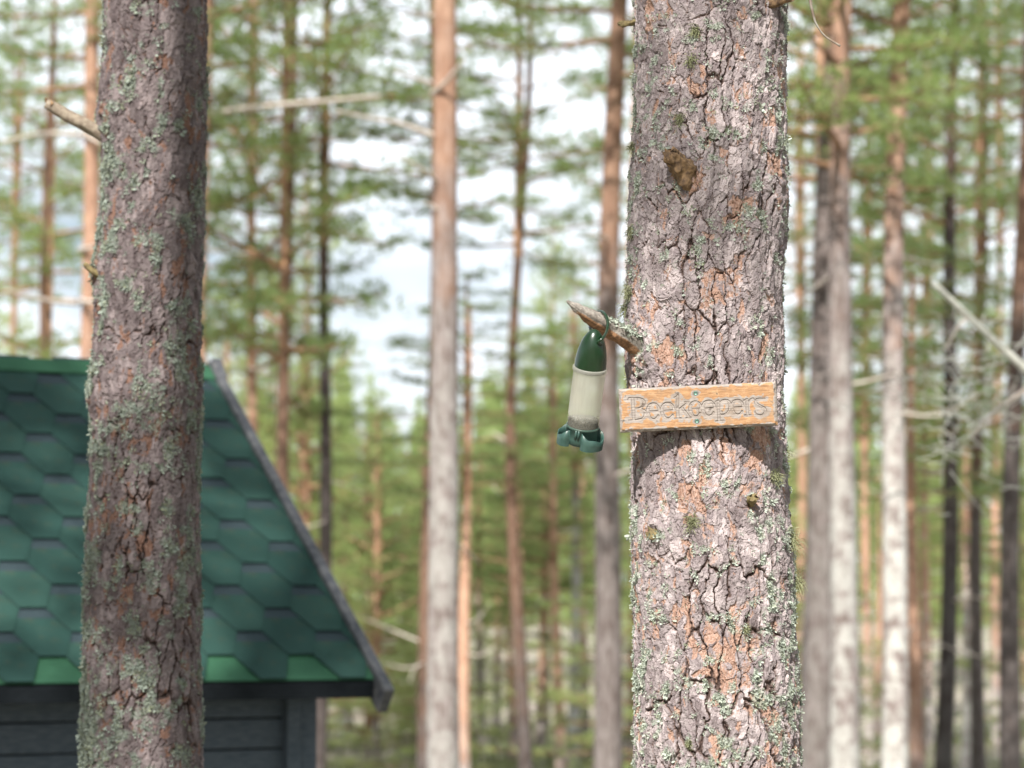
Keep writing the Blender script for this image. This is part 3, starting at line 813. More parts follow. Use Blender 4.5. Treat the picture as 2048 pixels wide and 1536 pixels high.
# ---- dead branch that carries the feeder
def mat_branch():
    k = NT('weathered_branch')
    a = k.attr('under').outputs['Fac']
    v = k.coord((1, 1, 1)); n1 = k.noise(v, 160, 4, 0.6); n2 = k.noise(v, 45, 4, 0.6)
    wv = k.attr('grain').outputs['Fac']
    g = k.mix(k.rng(n1, 0.3, 0.7), c4(0.27, 0.245, 0.215), c4(0.13, 0.115, 0.10))
    g = k.mix(k.rng(wv, 0.55, 0.75, 0, 0.55), g, c4(0.14, 0.11, 0.09))
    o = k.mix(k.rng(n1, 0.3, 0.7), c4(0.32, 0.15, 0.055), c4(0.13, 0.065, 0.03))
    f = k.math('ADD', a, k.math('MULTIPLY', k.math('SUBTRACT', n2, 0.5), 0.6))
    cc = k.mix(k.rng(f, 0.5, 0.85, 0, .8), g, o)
    k.bump(k.math('ADD', n1, wv), 0.6, 0.002)
    return k.done(cc, 0.8, 0.25)
M['branch'] = mat_branch()
BR = curve_pts([np.array(at(1290, 712, 5.55)), np.array(at(1262, 684, 5.52)), np.array(at(1225, 660, 5.49)), np.array(at(1190, 639, 5.465)), np.array(at(1160, 620, 5.45)), np.array(at(1134, 602, 5.44))], 60)
ts = np.linspace(0, 1, 60)
brr = np.interp(ts, [0, .2, .35, .55, .72, .86, 1], [.0215, .0195, .0180, .0165, .0130, .0085, .0022])
V, Q, T = tube_arrays(BR - LS, brr, 30, True, 0.26, 31)
Cn = np.repeat(BR - LS, 30, 0); rad_ = V[:1800] - Cn
ang = np.tile(np.arange(30) / 30 * 10, 60); lon = np.repeat(ts, 30)
grain = fbm(ang * 2, lon * 3.5, 44, 20, 4)
V[:1800] = Cn + rad_ * (1 + (grain - 0.5) * 0.30)[:, None]
me = mesh_np('dead_branch', V, Q, T, [M['branch']])
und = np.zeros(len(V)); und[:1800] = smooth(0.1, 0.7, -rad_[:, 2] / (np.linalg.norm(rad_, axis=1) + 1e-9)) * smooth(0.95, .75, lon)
gr = np.zeros(len(V)) + .5; gr[:1800] = grain
for nm, ar in (('under', und), ('grain', gr)):
    attr(me, nm, np.stack([ar] * 3 + [ar * 0 + 1], -1))
dead = link('dead_branch', me, sign_tree, label='weathered grey broken branch holding the feeder loop')
# lichen on its root
r = np.random.default_rng(12)
Pn = []
for k in range(420):
    i = int(abs(r.normal(0, 14))) % 34
    a = r.uniform(-0.2, 2.2)
    tdir = BR[i + 1] - BR[i]; tdir /= np.linalg.norm(tdir)
    upv = np.array([0, -.5, .85]); upv -= tdir * upv.dot(tdir); upv /= np.linalg.norm(upv); sdv = np.cross(tdir, upv)
    nv = upv * math.cos(r.normal(0, .6)) + sdv * math.sin(r.normal(0, .6))
    Pn.append((BR[i] + nv * brr[i] * 0.98, nv))
mm = []
for q, nv in Pn:
    for b_ in range(6):
        d = r.normal(0, 1, 3); d -= nv * d.dot(nv); d /= np.linalg.norm(d); s = np.cross(d, nv)
        B = q + d * r.uniform(0, .004); L = r.uniform(.002, .0042); W = r.uniform(.0008, .0015)
        mm.append([B - s * W, B + s * W, B + d * L + nv * L * .4 + s * W * 1.3, B + d * L + nv * L * .4 - s * W * 1.3])
VV = np.array(mm).reshape(-1, 3) - LS
me = mesh_np('lichen', VV, np.arange(len(VV)).reshape(-1, 4), None, [M['lichen']])
t_ = np.repeat(r.random(len(mm)) ** 3, 4); attr(me, 'tone', np.stack([t_] * 3 + [t_ * 0 + 1], -1))
link('lichen', me, dead, kind='stuff')

# ---- the lichened pine before the hut
YL = 7.1
LEFT_PROF = [(-120, 209, 413), (0, 208, 413), (120, 206, 414), (215, 196, 414), (300, 204, 412), (420, 200, 409), (520, 190, 406), (640, 188, 402), (740, 182, 402), (790, 178, 406), (860, 184, 401),
             (1000, 178, 399), (1150, 170, 401), (1300, 167, 402), (1430, 163, 405), (1536, 161, 408), (1660, 158, 410)]
def l_lich(TH, ZZ):
    u = TH / (2 * np.pi)
    n = fbm(u * 22, ZZ / 0.05, 81, 22, 4); n2 = fbm(u * 80, ZZ / 0.011, 82, 80, 3)
    z0, z1 = at(0, 1536, YL).z, at(0, 0, YL).z
    f = (ZZ - z0) / (z1 - z0)
    return np.clip((n - 0.5) * 2.4 + 0.36 + 0.2 * (1 - smooth(0, .4, f)) + 0.22 * smooth(0.3, 0.9, -np.sin(TH)) - .12 * smooth(.7, .95, f) + (n2 - 0.5) * 0.9, 0, 1)
p = at(284, 1660, YL)
left_tree = empty('pine_tree', (p.x, YL, float(gz(p.x, YL))), 'lichen crusted pine trunk standing right in front of the hut roof', 'tree')
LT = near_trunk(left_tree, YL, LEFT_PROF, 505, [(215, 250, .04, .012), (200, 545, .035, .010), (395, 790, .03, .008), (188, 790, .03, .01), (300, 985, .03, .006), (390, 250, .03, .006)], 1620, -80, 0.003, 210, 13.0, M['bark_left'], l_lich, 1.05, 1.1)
lichen_mesh(left_tree, LT, 8000, 14, 0.0036, 105, (at(0, 1600, YL).z, at(0, -60, YL).z), M['lichen_shaded'], 7)
M['grey_stub'] = simple('grey_stub', (0.25, 0.21, 0.16), (0.13, 0.10, 0.075), 60)
LL = np.array(left_tree.location)
def ltube(pts, radii, mat, rough=0.25, seed=3, sides=12, name='branch_stub', n=14):
    V, Q, T = tube_arrays(curve_pts([np.array(v) - LL for v in pts], n), np.interp(np.linspace(0, 1, n), np.linspace(0, 1, len(radii)), radii), sides, True, rough, seed)
    return link(name, mesh_np(name, V, Q, T, [mat]), left_tree)
ltube([at(225, 280, 7.06), at(180, 255, 7.05), at(135, 230, 7.04), at(92, 206, 7.03)], [.017, .016, .015, .013], M['grey_stub'], .35)
ltube([at(105, 212, 7.03), at(96, 203, 7.03), at(90, 196, 7.02)], [.010, .008, .002], M['stub_wood'], .3)
ltube([at(215, 560, 7.05), at(190, 545, 7.03), at(168, 527, 7.02)], [.012, .009, .006], M['stub_green'], .3)
c = link('crown', CROWNS[2], left_tree); c.location = (0, 0, 8.0); c.scale = (1.1, 1.1, 1.0)

# ------------------------------------------------------------------ carved sign
def sign():
    # photo measures in a 5.12x enlargement whose origin is photo (1220, 740)
    TL = np.array([90, 188.]); TR = np.array([1695, 126.]); BL = np.array([96, 637.])
    ux = (TR - TL); Wd = np.linalg.norm(ux); ux /= Wd
    vy = (BL - TL); Hd = np.linalg.norm(vy); vy /= Hd
    Minv = np.linalg.inv(np.stack([ux, vy], 1))
    k = (5.42 / FPX) / 5.12                    # metres per enlarged pixel
    W, H, TK = Wd * k * 1.009, Hd * k, 0.019
    def loc(p): return (Minv @ (np.array(p, float) - TL)) * k
    strokes = []
    def st(pts, hw, n=None):
        n = n or 10 * len(pts)
        P = curve_pts([np.array([*loc(q), 0]) for q in pts], n)[:, :2]
        hs = np.interp(np.linspace(0, 1, n), np.linspace(0, 1, len(hw)), hw) * k
        strokes.append((P, hs))
    st([(236, 292), (238, 360), (240, 430), (240, 505)], [15, 16, 16, 15])
    st([(188, 300), (200, 286), (240, 286), (300, 284), (345, 310), (352, 345), (330, 375), (290, 390), (250, 392)], [4, 8, 7, 8, 15, 17, 12, 7, 6], 60)
    st([(262, 392), (320, 394), (358, 425), (362, 465), (330, 498), (270, 510), (190, 514)], [6, 8, 15, 17, 12, 8, 5], 60)
    def e(x0, x1, y0, y1, sl):
        cx, cy, rx, ry = (x0 + x1) / 2, (y0 + y1) / 2, (x1 - x0) / 2 - 6, (y1 - y0) / 2 - 6
        pts, hw = [], []
        for a in np.linspace(4, 322, 16):
            a = R(a); x = cx + rx * math.cos(a); y = cy - ry * math.sin(a)
            pts.append((x, y + sl * (x - cx))); hw.append(7 + 11 * abs(math.cos(a)) ** 1.5 * (1 if math.cos(a) < 0 else 0.45))
        st(pts, hw, 60)
        st([(cx - rx, cy + 2 - sl * rx), (cx, cy), (cx + rx, cy - 2 + sl * rx)], [6, 6, 6])
    e(382, 512, 332, 508, -.04); e(526, 662, 328, 500, -.04); e(818, 942, 316, 482, -.04); e(948, 1082, 310, 478, -.04); e(1246, 1374, 304, 468, -.04)
    st([(700, 266), (694, 330), (694, 420), (696, 488)], [13, 14, 15, 14])
    st([(664, 282), (690, 272), (706, 252)], [4, 7, 4]); st([(664, 498), (730, 492)], [5, 5])
    st([(710, 402), (750, 372), (792, 336)], [6, 7, 6]); st([(770, 330), (815, 326)], [5, 5])
    st([(738, 386), (775, 436), (812, 488)], [12, 14, 12]); st([(780, 492), (832, 486)], [5, 5])
    st([(1116, 326), (1114, 400), (1116, 470), (1118, 520)], [13, 14, 14, 13])
    st([(1086, 330), (1116, 316)], [5, 8]); st([(1082, 528), (1170, 522)], [5, 6])
    st([(1120, 344), (1160, 316), (1205, 318), (1232, 352), (1234, 400), (1212, 440), (1170, 460), (1126, 458)], [6, 8, 13, 17, 17, 13, 8, 6], 60)
    st([(1410, 312), (1408, 380), (1410, 462)], [13, 14, 13]); st([(1378, 470), (1445, 464)], [5, 5]); st([(1380, 316), (1410, 304)], [5, 8])
    st([(1416, 346), (1440, 314), (1470, 304), (1486, 318)], [6, 9, 12, 7])
    st([(1588, 300), (1560, 300), (1528, 300), (1500, 320), (1502, 352), (1540, 378), (1582, 400), (1594, 432), (1576, 460), (1540, 470), (1506, 462), (1488, 440)], [6, 7, 8, 12, 14, 15, 15, 14, 11, 8, 7, 5], 80)
    nx_, ny_ = int(W / 0.00065), int(H / 0.00065)
    gx_, gy_ = np.meshgrid(np.linspace(0, W, nx_), np.linspace(0, H, ny_))
    sd = np.full(gx_.shape, 1.0)
    for P, hs in strokes:
        lo, hi = P.min(0) - 0.012, P.max(0) + 0.012
        m = (gx_ > lo[0]) & (gx_ < hi[0]) & (gy_ > lo[1]) & (gy_ < hi[1])
        X, Y_ = gx_[m], gy_[m]
        d = np.sqrt((X[:, None] - P[:, 0]) ** 2 + (Y_[:, None] - P[:, 1]) ** 2) - hs
        sd[m] = np.minimum(sd[m], d.min(1))
    gn = fbm(gx_ / 0.05, gy_ / 0.0022, 61, 0, 4)
    g2 = fbm(gx_ / 0.012, gy_ / 0.010, 62, 0, 4)
    bd = np.minimum(np.minimum(gx_, W - gx_), np.minimum(gy_, H - gy_))
    inside = smooth(0.0004, -0.0011, sd + (g2 - .5) * .0012) * (0.75 + .5 * (gn - .3))
    rim = np.exp(-((sd - 0.0001) / 0.0006) ** 2)
    dep = -0.0021 * inside - 0.0004 * smooth(.0045, 0, sd) - 0.0007 * (gn - .5) + 0.0004 * (g2 - .5)
    core = smooth(-0.0010, -0.0024, sd); dep += 0.0012 * core          # raised middle of the broad strokes
    dep -= np.maximum(0, 0.0048 + (g2 - .5) * .005 - bd) * 1.0
    worn = smooth(0.0090, 0.0005, sd + (g2 - .5) * .016) * 0.95
    worn = np.maximum(worn, smooth(0.0075, 0.002, bd + (g2 - .5) * 0.016) * 0.85)
    worn = np.maximum(worn, smooth(.045, 0.0, gx_ + (gn - .5) * .05) * smooth(.45, .7, g2) * .8)
    groove = np.clip(rim * 0.8 , 0, 1)
    for q in (loc((885, 240)), loc((890, 526))):          # rust-grey halo round the screws
        dq = np.hypot((gx_ - q[0]) * .7, gy_ - q[1])
        worn = np.maximum(worn, smooth(.0085, .0045, dq + (g2 - .5) * .006)); groove = np.maximum(groove, smooth(.0056, .0042, dq) * .7)
    o3 = np.stack([gx_ - W / 2, H / 2 - gy_, dep], -1).reshape(-1, 3)     # local: x right, y up, z out
    i = (np.arange(ny_ - 1)[:, None] * nx_ + np.arange(nx_ - 1)[None]).ravel()
    Q = np.stack([i, i + nx_, i + nx_ + 1, i + 1], -1)
    bidx = np.concatenate([np.arange(nx_), np.arange(1, ny_) * nx_ + nx_ - 1, (ny_ - 1) * nx_ + np.arange(nx_ - 2, -1, -1), np.arange(ny_ - 2, 0, -1) * nx_])
    bv = o3[bidx].copy(); bv[:, 2] = -TK; nb = len(bidx); n0 = len(o3)
    kk = np.arange(nb); Qs = np.stack([bidx, bidx[(kk + 1) % nb], n0 + (kk + 1) % nb, n0 + kk], -1)
    V = np.vstack([o3, bv, [[0, 0, -TK]]])
    T = np.stack([n0 + kk, n0 + (kk + 1) % nb, np.full(nb, n0 + nb)], -1)
    A = np.zeros((len(V), 4)); A[:, 3] = 1
    A[:n0, 0] = worn.ravel(); A[:n0, 1] = groove.ravel(); A[:n0, 2] = gn.ravel(); A[n0:, 0] = 0.3; A[n0:, 2] = .5
    k2 = NT('carved_board')
    at_ = k2.attr('wear'); sp = k2.n('SeparateColor', Color=at_.outputs['Color'])
    v = k2.coord((6, 90, 40)); v3 = k2.coord((14, 260, 60))
    tc = k2.coord((1, 1, 1)); rot = k2.n('Mapping'); k2.t.links.new(tc, rot.inputs[0]); rot.inputs['Rotation'].default_value = (0, 0, R(-9)); rot.inputs['Scale'].default_value = (9, 130, 40)
    n1 = k2.noise(rot.outputs[0], 4, 5, 0.65); n3 = k2.noise(rot.outputs[0], 13, 4, .6); n4 = k2.noise(tc, 60, 4)
    ora = k2.mix(k2.rng(n1, 0.32, 0.68), c4(0.36, 0.21, 0.105), c4(0.21, 0.107, 0.05))
    ora = k2.mix(k2.rng(n4, 0.5, 0.75, 0, .7), ora, c4(0.47, 0.33, 0.20))
    ora = k2.mix(k2.rng(n3, 0.56, 0.68, 0, 0.85), ora, c4(0.10, 0.055, 0.03))
    gry = k2.mix(k2.rng(n1, 0.3, 0.7), c4(0.32, 0.28, 0.25), c4(0.19, 0.165, 0.15))
    gry = k2.mix(k2.rng(n3, 0.5, 0.7, 0, .6), gry, c4(0.13, 0.11, 0.10))
    f = k2.math('ADD', sp.outputs[0], k2.math('ADD', k2.math('MULTIPLY', k2.math('SUBTRACT', n1, 0.5), 1.3), k2.math('MULTIPLY', k2.math('SUBTRACT', n4, 0.46), 0.9)))
    cc = k2.mix(k2.rng(f, 0.38, 0.62), ora, gry)
    cc = k2.mix(k2.math('MULTIPLY', sp.outputs[1], .75), cc, c4(0.09, 0.065, 0.05))
    n8 = k2.noise(tc, 22, 5, .65)
    cc = k2.mix(k2.rng(n8, 0.5, 0.72, 0, .6), cc, c4(0.17, 0.125, 0.09))
    cc = k2.mix(k2.rng(n4, 0.6, 0.7, 0, .8), cc, c4(0.06, 0.045, 0.035))
    k2.bump(n3, 0.6, 0.001)
    m = k2.done(cc, 0.7, 0.3)
    c = at(1395.5, 814, 5.424)
    root = empty('wooden_sign', c, 'small weathered orange wooden board carved Beekeepers, screwed to the flaky pine', 'sign')
    yaw, roll = R(-6.5), math.atan2(-(TR - TL)[1], (TR - TL)[0])
    Bm = Matrix.Rotation(yaw, 4, 'Z') @ Matrix.Rotation(R(90 + 1.0), 4, 'X') @ Matrix.Rotation(roll, 4, 'Z')
    root.matrix_world = Matrix.Translation(c) @ Bm
    me = mesh_np('board', V, np.concatenate([Q, Qs]), T, [m]); attr(me, 'wear', A)
    b = link('board', me, root)
    ms = simple('green_screw', (0.10, 0.19, 0.15), (0.05, 0.11, 0.09), 600, 0.4, 0.5); ms.node_tree.nodes['Principled BSDF'].inputs['Metallic'].default_value = 0.5
    md = simple('screw_recess', (0.02, 0.03, 0.025), (0.03, 0.04, 0.03), 300)
    for (sx, sy) in ((885, 240), (890, 526)):
        q = loc((sx, sy)); qx, qy = q[0] - W / 2, H / 2 - q[1]
        rr = np.array([0.0001, 0.0011, 0.0011, 0.0016, 0.0034, 0.0041, 0.0041]); zz = np.array([-.0016, -.0016, .0002, .0004, .0008, .0004, -.002])
        sdn = 24; a = np.linspace(0, 2 * np.pi, sdn, endpoint=False)
        star = 1 + 0.22 * np.cos(6 * a)
        VV = []
        for j, (r_, z_) in enumerate(zip(rr, zz)):
            s_ = star if j in (1, 2) else 1
            VV.append(np.stack([np.cos(a) * r_ * s_ + qx, np.sin(a) * r_ * s_ + qy, np.full(sdn, z_)], -1))
        n = len(rr)
        a0 = np.arange(n - 1)[:, None] * sdn + np.arange(sdn); b0 = np.arange(n - 1)[:, None] * sdn + (np.arange(sdn) + 1) % sdn
        QQ = np.stack([a0, a0 + sdn, b0 + sdn, b0], -1).reshape(-1, 4)
        mi = (QQ.min(1) < 2 * sdn).astype(int)
        link('screw', mesh_np('screw', np.concatenate(VV), QQ, None, [ms, md], False, mi), root)
sign()

# ------------------------------------------------------------------ bird feeder
def lathe(prof, sides=48):
    a = np.linspace(0, 2 * np.pi, sides, endpoint=False)
    V = np.concatenate([np.stack([np.cos(a) * r_, np.sin(a) * r_, np.full(sides, z_)], -1) for r_, z_ in prof])
    n = len(prof)
    a0 = np.arange(n - 1)[:, None] * sides + np.arange(sides); b0 = np.arange(n - 1)[:, None] * sides + (np.arange(sides) + 1) % sides
    return V, np.stack([a0, b0, b0 + sides, a0 + sides], -1).reshape(-1, 4), np.zeros((0, 3), int)

def feeder():
    mg = NT('green_plastic'); n = mg.noise(mg.coord(), 60, 3); mg.b.inputs['Coat Weight'].default_value = 0.12
    mg.b.inputs['Coat Roughness'].default_value = 0.12
    mg = mg.done(mg.mix(mg.rng(n, .3, .7), c4(0.003, 0.017, 0.005), c4(0.004, 0.022, 0.007)), 0.28, 0.5)
    mb = NT('faded_green_plastic'); n = mb.noise(mb.coord(), 90, 4)
    mb = mb.done(mb.mix(mb.rng(n, .3, .7), c4(0.022, 0.056, 0.047), c4(0.034, 0.074, 0.062)), 0.42, 0.5)
    kt = NT('milky_tube')
    n = kt.noise(kt.coord((1, 1, 0.15)), 160, 4, .6); n2 = kt.noise(kt.coord(), 90, 3)
    cc = kt.mix(kt.rng(n, .35, .7, 0, .28), c4(0.80, 0.79, 0.73), c4(0.64, 0.62, 0.55))
    kt.done(cc, 0.3, 0.45)
    tr = kt.n('BsdfTranslucent', Color=cc); tp = kt.n('BsdfTransparent', Color=c4(0.95, 0.95, 0.91))
    m1 = kt.n('MixShader'); m1.inputs[0].default_value = 0.45
    m2 = kt.n('MixShader'); sx3 = kt.n('SeparateXYZ'); kt.t.links.new(kt.coord(), sx3.inputs[0])
    kt.set(m2.inputs[0], kt.rng(kt.math('ADD', sx3.outputs[2], kt.math('MULTIPLY', kt.math('SUBTRACT', n2, .5), .02)), .048, .064, .93, .70))
    kt.t.links.new(kt.b.outputs[0], m1.inputs[1]); kt.t.links.new(tr.outputs[0], m1.inputs[2])
    kt.t.links.new(m1.outputs[0], m2.inputs[1]); kt.t.links.new(tp.outputs[0], m2.inputs[2])
    kt.t.links.new(m2.outputs[0], kt.out.inputs[0])
    mt = kt.m
    ms = simple('seed_husks', (0.010, 0.009, 0.009), (0.07, 0.065, 0.06), 420, .9, .2, det=5)
    YF = 5.43
    top = at(1190, 658, YF - 0.025); bot = at(1161, 886, YF + 0.065)
    ax = (top - bot).normalized()
    x = Vector((1, 0, 0)); x = (x - ax * x.dot(ax)).normalized(); yv = ax.cross(x)
    Mx = Matrix((x, yv, ax)).transposed().to_4x4()
    root = empty('bird_feeder', bot, 'green capped milky tube bird feeder hanging from the broken branch', 'bird feeder')
    root.matrix_world = Matrix.Translation(bot) @ Mx
    HT = (top - bot).length                       # about 0.235
    zd = HT - 0.079
    t = np.linspace(0, 1, 26)
    prof = [(0.0275, zd - 0.006), (0.0300, zd - 0.006)] + [(0.0306 * max(1 - s ** 2.15, 0) ** 0.56, zd + 0.079 * s) for s in t[:-1]] + [(0.0003, zd + 0.079)]
    link('cap', mesh_np('cap', *lathe(prof), [mg]), root)
    z0 = 0.033
    tp_ = [(0.0300, z0), (0.0322, z0 + .001), (0.0327, z0 + .006), (0.0312, z0 + .010), (0.0313, zd - 0.010), (0.0320, zd - .007), (0.0334, zd - 0.004), (0.0334, zd + 0.001), (0.0318, zd + .003), (0.0309, zd + .003), (0.0309, zd - .008), (0.0303, zd - 0.012), (0.0302, z0 + .008), (0.0300, z0)]
    link('tube', mesh_np('tube', *lathe(tp_, 64), [mt]), root)
    r = np.random.default_rng(2)
    # seed rest: bumpy heap
    Vs, Qs, _ = lathe([(0.0001, 0.050)] + [(q, 0.0485 + .002 * math.cos(q * 260)) for q in np.linspace(0.002, 0.0292, 18)] + [(0.0292, z0 + .002)], 60)
    Vs[:, 2] += (fbm(Vs[:, 0] * 400 + 90, Vs[:, 1] * 400 + 90, 3) - .5) * .008
    link('seed_rest', mesh_np('seed_rest', Vs, Qs, None, [ms], False), root, kind='stuff')
    # base collar
    cp = [(0.0004, 0.004), (0.027, 0.0), (0.0300, 0.002), (0.0308, 0.012), (0.0308, 0.032), (0.0320, 0.033), (0.0320, 0.0365), (0.0302, 0.037), (0.0295, 0.034), (0.0290, 0.026), (0.0004, 0.024)]
    base = link('base', mesh_np('base', *lathe(cp, 64), [mb]), root)
    # feeding cups
    def cup(az, half=R(50), out=0.0165):
        m = 30
        s = np.linspace(-1, 1, m)
        th = az + half * s
        ro = 0.0300 + out * np.clip(1 - np.abs(s) ** 3.2, 0, 1) ** 0.55
        dip = 0.020 - 0.006 * np.exp(-((s - 0.15) / 0.28) ** 2) + 0.010 * smooth(.55, 1.0, abs(s))
        rings = []
        wl = 0.0017
        for (f, zf) in ((0.0, 0.0), (0.0, 0.5), (0.0, 1.0)):
            rings.append(np.stack([np.cos(th) * ro, np.sin(th) * ro, -0.003 + (dip + 0.003) * zf], -1))
        ri = ro - wl
        for zf in (1.0, 0.5):
            rings.append(np.stack([np.cos(th) * ri, np.sin(th) * ri, -0.003 + (dip + 0.003) * zf + (0.0006 if zf == 1 else 0)], -1))
        rings.append(np.stack([np.cos(th) * ri, np.sin(th) * ri, np.full(m, 0.003)], -1))
        rings.append(np.stack([np.cos(th) * 0.0300, np.sin(th) * 0.0300, np.full(m, 0.004)], -1))
        rings.append(np.stack([np.cos(th) * 0.0300, np.sin(th) * 0.0300, np.full(m, -0.003)], -1))
        rings.append(rings[0])
        V = np.concatenate(rings); n = len(rings)
        i0 = (np.arange(n - 1)[:, None] * m + np.arange(m - 1)[None]).ravel()
        return V, np.stack([i0, i0 + 1, i0 + m + 1, i0 + m], -1)
    for az, hf in ((R(-44), R(50)), (R(178), R(42)), (R(68), R(50))):
        V, Q = cup(az, hf)
        link('feeding_cup', mesh_np('feeding_cup', V, Q, None, [mb]), root)
    # bayonet clips and dark feeding slots
    for az in (R(-104), R(246), R(20), R(130)):
        V, Q, T = tube_arrays(np.array([[math.cos(az) * .0312, math.sin(az) * .0312, z] for z in (.016, .025, .034)]), [.0022, .0026, .0022], 6)
        link('clip', mesh_np('clip', V, Q, T, [mb]), root)
    mdk = simple('dark_slot', (0.01, 0.02, 0.018), (0.02, 0.03, 0.025), 200)
    for az in (R(-48), R(192)):
        t_ = np.linspace(-.32, .32, 10)
        lo_ = np.stack([np.cos(az + t_) * .0310, np.sin(az + t_) * .0310, np.full(10, .0055)], -1); hi_ = lo_.copy(); hi_[:, 2] = .0145
        i = np.arange(9)
        link('feeding_slot', mesh_np('feeding_slot', np.vstack([lo_, hi_]), np.stack([i, i + 1, i + 11, i + 10], -1), None, [mdk]), root)
    # hanging loop over the branch (world points -> local)
    wp = [at(1203, 690, 5.400), at(1197, 684, 5.392), at(1206, 676, 5.392), at(1214, 660, 5.425), at(1215, 640, 5.442), at(1208, 626, 5.462), at(1198, 623, 5.485), at(1188, 630, 5.505), at(1181, 644, 5.50), at(1180, 656, 5.475), at(1186, 668, 5.448)]
    inv = root.matrix_world.inverted()
    P = curve_pts([np.array(inv @ v) for v in wp], 70)
    V, Q, T = tube_arrays(P, np.full(70, 0.0029), 10)
    link('hanging_loop', mesh_np('hanging_loop', V, Q, T, [mg]), root)
feeder()

# ------------------------------------------------------------------ hut
def hut():
    PHI, TH = R(29), R(38.5)
    C = CAM + ray(750, 1356) * 11.0 / ray(750, 1356).length
    e = Vector((math.cos(PHI), math.sin(PHI), 0)); nrm = Vector((-math.sin(PHI), math.cos(PHI), 0))
    zg = float(gz(C.x - 1, C.y + 0.8)) - 0.05
    base = Vector((C.x, C.y, zg))
    ez = C.z - zg                                   # eave height above the ground
    root = empty('hut', base, 'small dark timber hut with green hexagon shingle roof behind the lichened pine', 'hut')
    root.rotation_euler = (0, 0, PHI)              # local: x right along the eave, y into the hut, z up
    E = 0.143; PW = 0.333; f = 0.105; sx = PW / 2 - f
    SL = 2.10                                       # slope length
    WL = 3.6                                        # roof length
    ct, st_ = math.cos(TH), math.sin(TH)
    def rp(a, b, n): return (a, b * ct - n * st_, ez + b * st_ + n * ct)      # roof coords -> hut coords
    kg = NT('green_granules'); v = kg.coord()
    n1 = kg.noise(v, 700, 3, .7); n2 = kg.noise(v, 3.5, 3); oi = kg.n('ObjectInfo')
    cc = kg.mix(kg.math('ADD', kg.math('MULTIPLY', oi.outputs['Random'], .5), kg.math('MULTIPLY', n2, .5)), c4(0.010, 0.038, 0.033), c4(0.024, 0.064, 0.051))
    cc = kg.mix(kg.rng(n1, .4, .7, 0, .45), cc, c4(0.005, 0.022, 0.019))
    n9 = kg.noise(kg.coord(), 9, 5, .7)
    cc = kg.mix(kg.rng(n9, .52, .75, 0, .65), cc, c4(0.045, 0.05, 0.03))
    kg.bump(n1, .8, .003); mgr = kg.done(cc, .9, .2)
    mdk = simple('dark_granules', (0.014, 0.026, 0.034), (0.03, 0.045, 0.05), 500, .9, .2)
    mlt = simple('light_green_granules', (0.018, 0.066, 0.037), (0.030, 0.094, 0.052), 400, .9, .2)
    mdw = simple('dark_paint_wood', (0.005, 0.007, 0.009), (0.010, 0.013, 0.016), 40, .8, .12, (1, 8, 8), .3)
    mdg = simple('weathered_dark_board', (0.038, 0.042, 0.052), (0.11, 0.11, 0.115), 26, .7, .3, (1, 1, 1), .4)
    mwl = simple('dark_wall_plank', (0.045, 0.062, 0.080), (0.085, 0.105, 0.125), 20, .7, .2, (1, 8, 8), .3)
    # roof deck: both slopes, one solid
    depth = SL * ct
    pr = [(0, ez - 0.012), (depth, ez + SL * st_ - .012), (2 * depth, ez - .012), (2 * depth, ez - 0.045), (depth, ez + SL * st_ - 0.05), (0, ez - 0.045)]
    Vd = np.array([(x_, y_, z_) for x_ in (-WL, -0.004) for y_, z_ in pr])
    nq = len(pr); k = np.arange(nq)
    Qd = np.stack([k, (k + 1) % nq, nq + (k + 1) % nq, nq + k], -1)
    bm_m = mesh_np('roof', Vd, np.vstack([Qd, [[0, 1, 4, 5], [1, 2, 3, 4], [6, 11, 10, 7], [7, 10, 9, 8]]]), None, [mdw], False)
    roof = link('roof', bm_m, root)
    # back slope covering
    Vb = [(-WL, depth, ez + SL * st_ + .004), (0, depth, ez + SL * st_ + .004), (0, 2 * depth + .02, ez + .0), (-WL, 2 * depth + .02, ez + .0)]
    link('back_shingles', mesh_np('back_shingles', Vb, [[0, 1, 2, 3]], None, [mgr], False), roof)
    # starter strip
    def slab(poly, n0f, th, mats=0):
        return poly
    TKS = 0.003
    def clip_poly(poly, amax):
        out = []
        for i in range(len(poly)):
            p0, p1 = poly[i], poly[(i + 1) % len(poly)]
            if p0[0] <= amax: out.append(p0)
            if (p0[0] - amax) * (p1[0] - amax) < 0:
                t = (amax - p0[0]) / (p1[0] - p0[0]); out.append((amax, p0[1] + t * (p1[1] - p0[1])))
        return out
    def piece(polys, lift, origin):
        bm = bmesh.new()
        for poly, mi in polys:
            if len(poly) < 3: continue
            top = [bm.verts.new(np.array(rp(a, b, lift(b - origin[1]) + TKS)) - np.array(rp(origin[0], origin[1], 0))) for a, b in poly]
            fc = bm.faces.new(top); fc.material_index = mi
            bot = [bm.verts.new(np.array(rp(a, b, lift(b - origin[1]))) - np.array(rp(origin[0], origin[1], 0))) for a, b in poly]
            for i in range(len(poly)):
                j = (i + 1) % len(poly)
                q = bm.faces.new((top[j], top[i], bot[i], bot[j])); q.material_index = 1 if mi != 1 else 1
        me = bpy.data.meshes.new('shingle'); bm.to_mesh(me); bm.free()
        for m_ in (mgr, mdk): me.materials.append(m_)
        return me
    HB = 2 * E + 0.012
    lift = lambda b: 0.010 * (1 - b / HB)
    h = f / 2
    full = [([(-h, 0), (h, 0), (h + sx, E), (-h - sx, E)], 0), ([(-h - sx, E), (h + sx, E), (h + sx, 2 * E - .056), (-h - sx, 2 * E - .056)], 0),
            ([(-h - sx, 2 * E - .056), (h + sx, 2 * E - .056), (h + sx, HB), (-h - sx, HB)], 1)]
    shared = piece(full, lift, (0, 0))
    rows = int(SL / E)
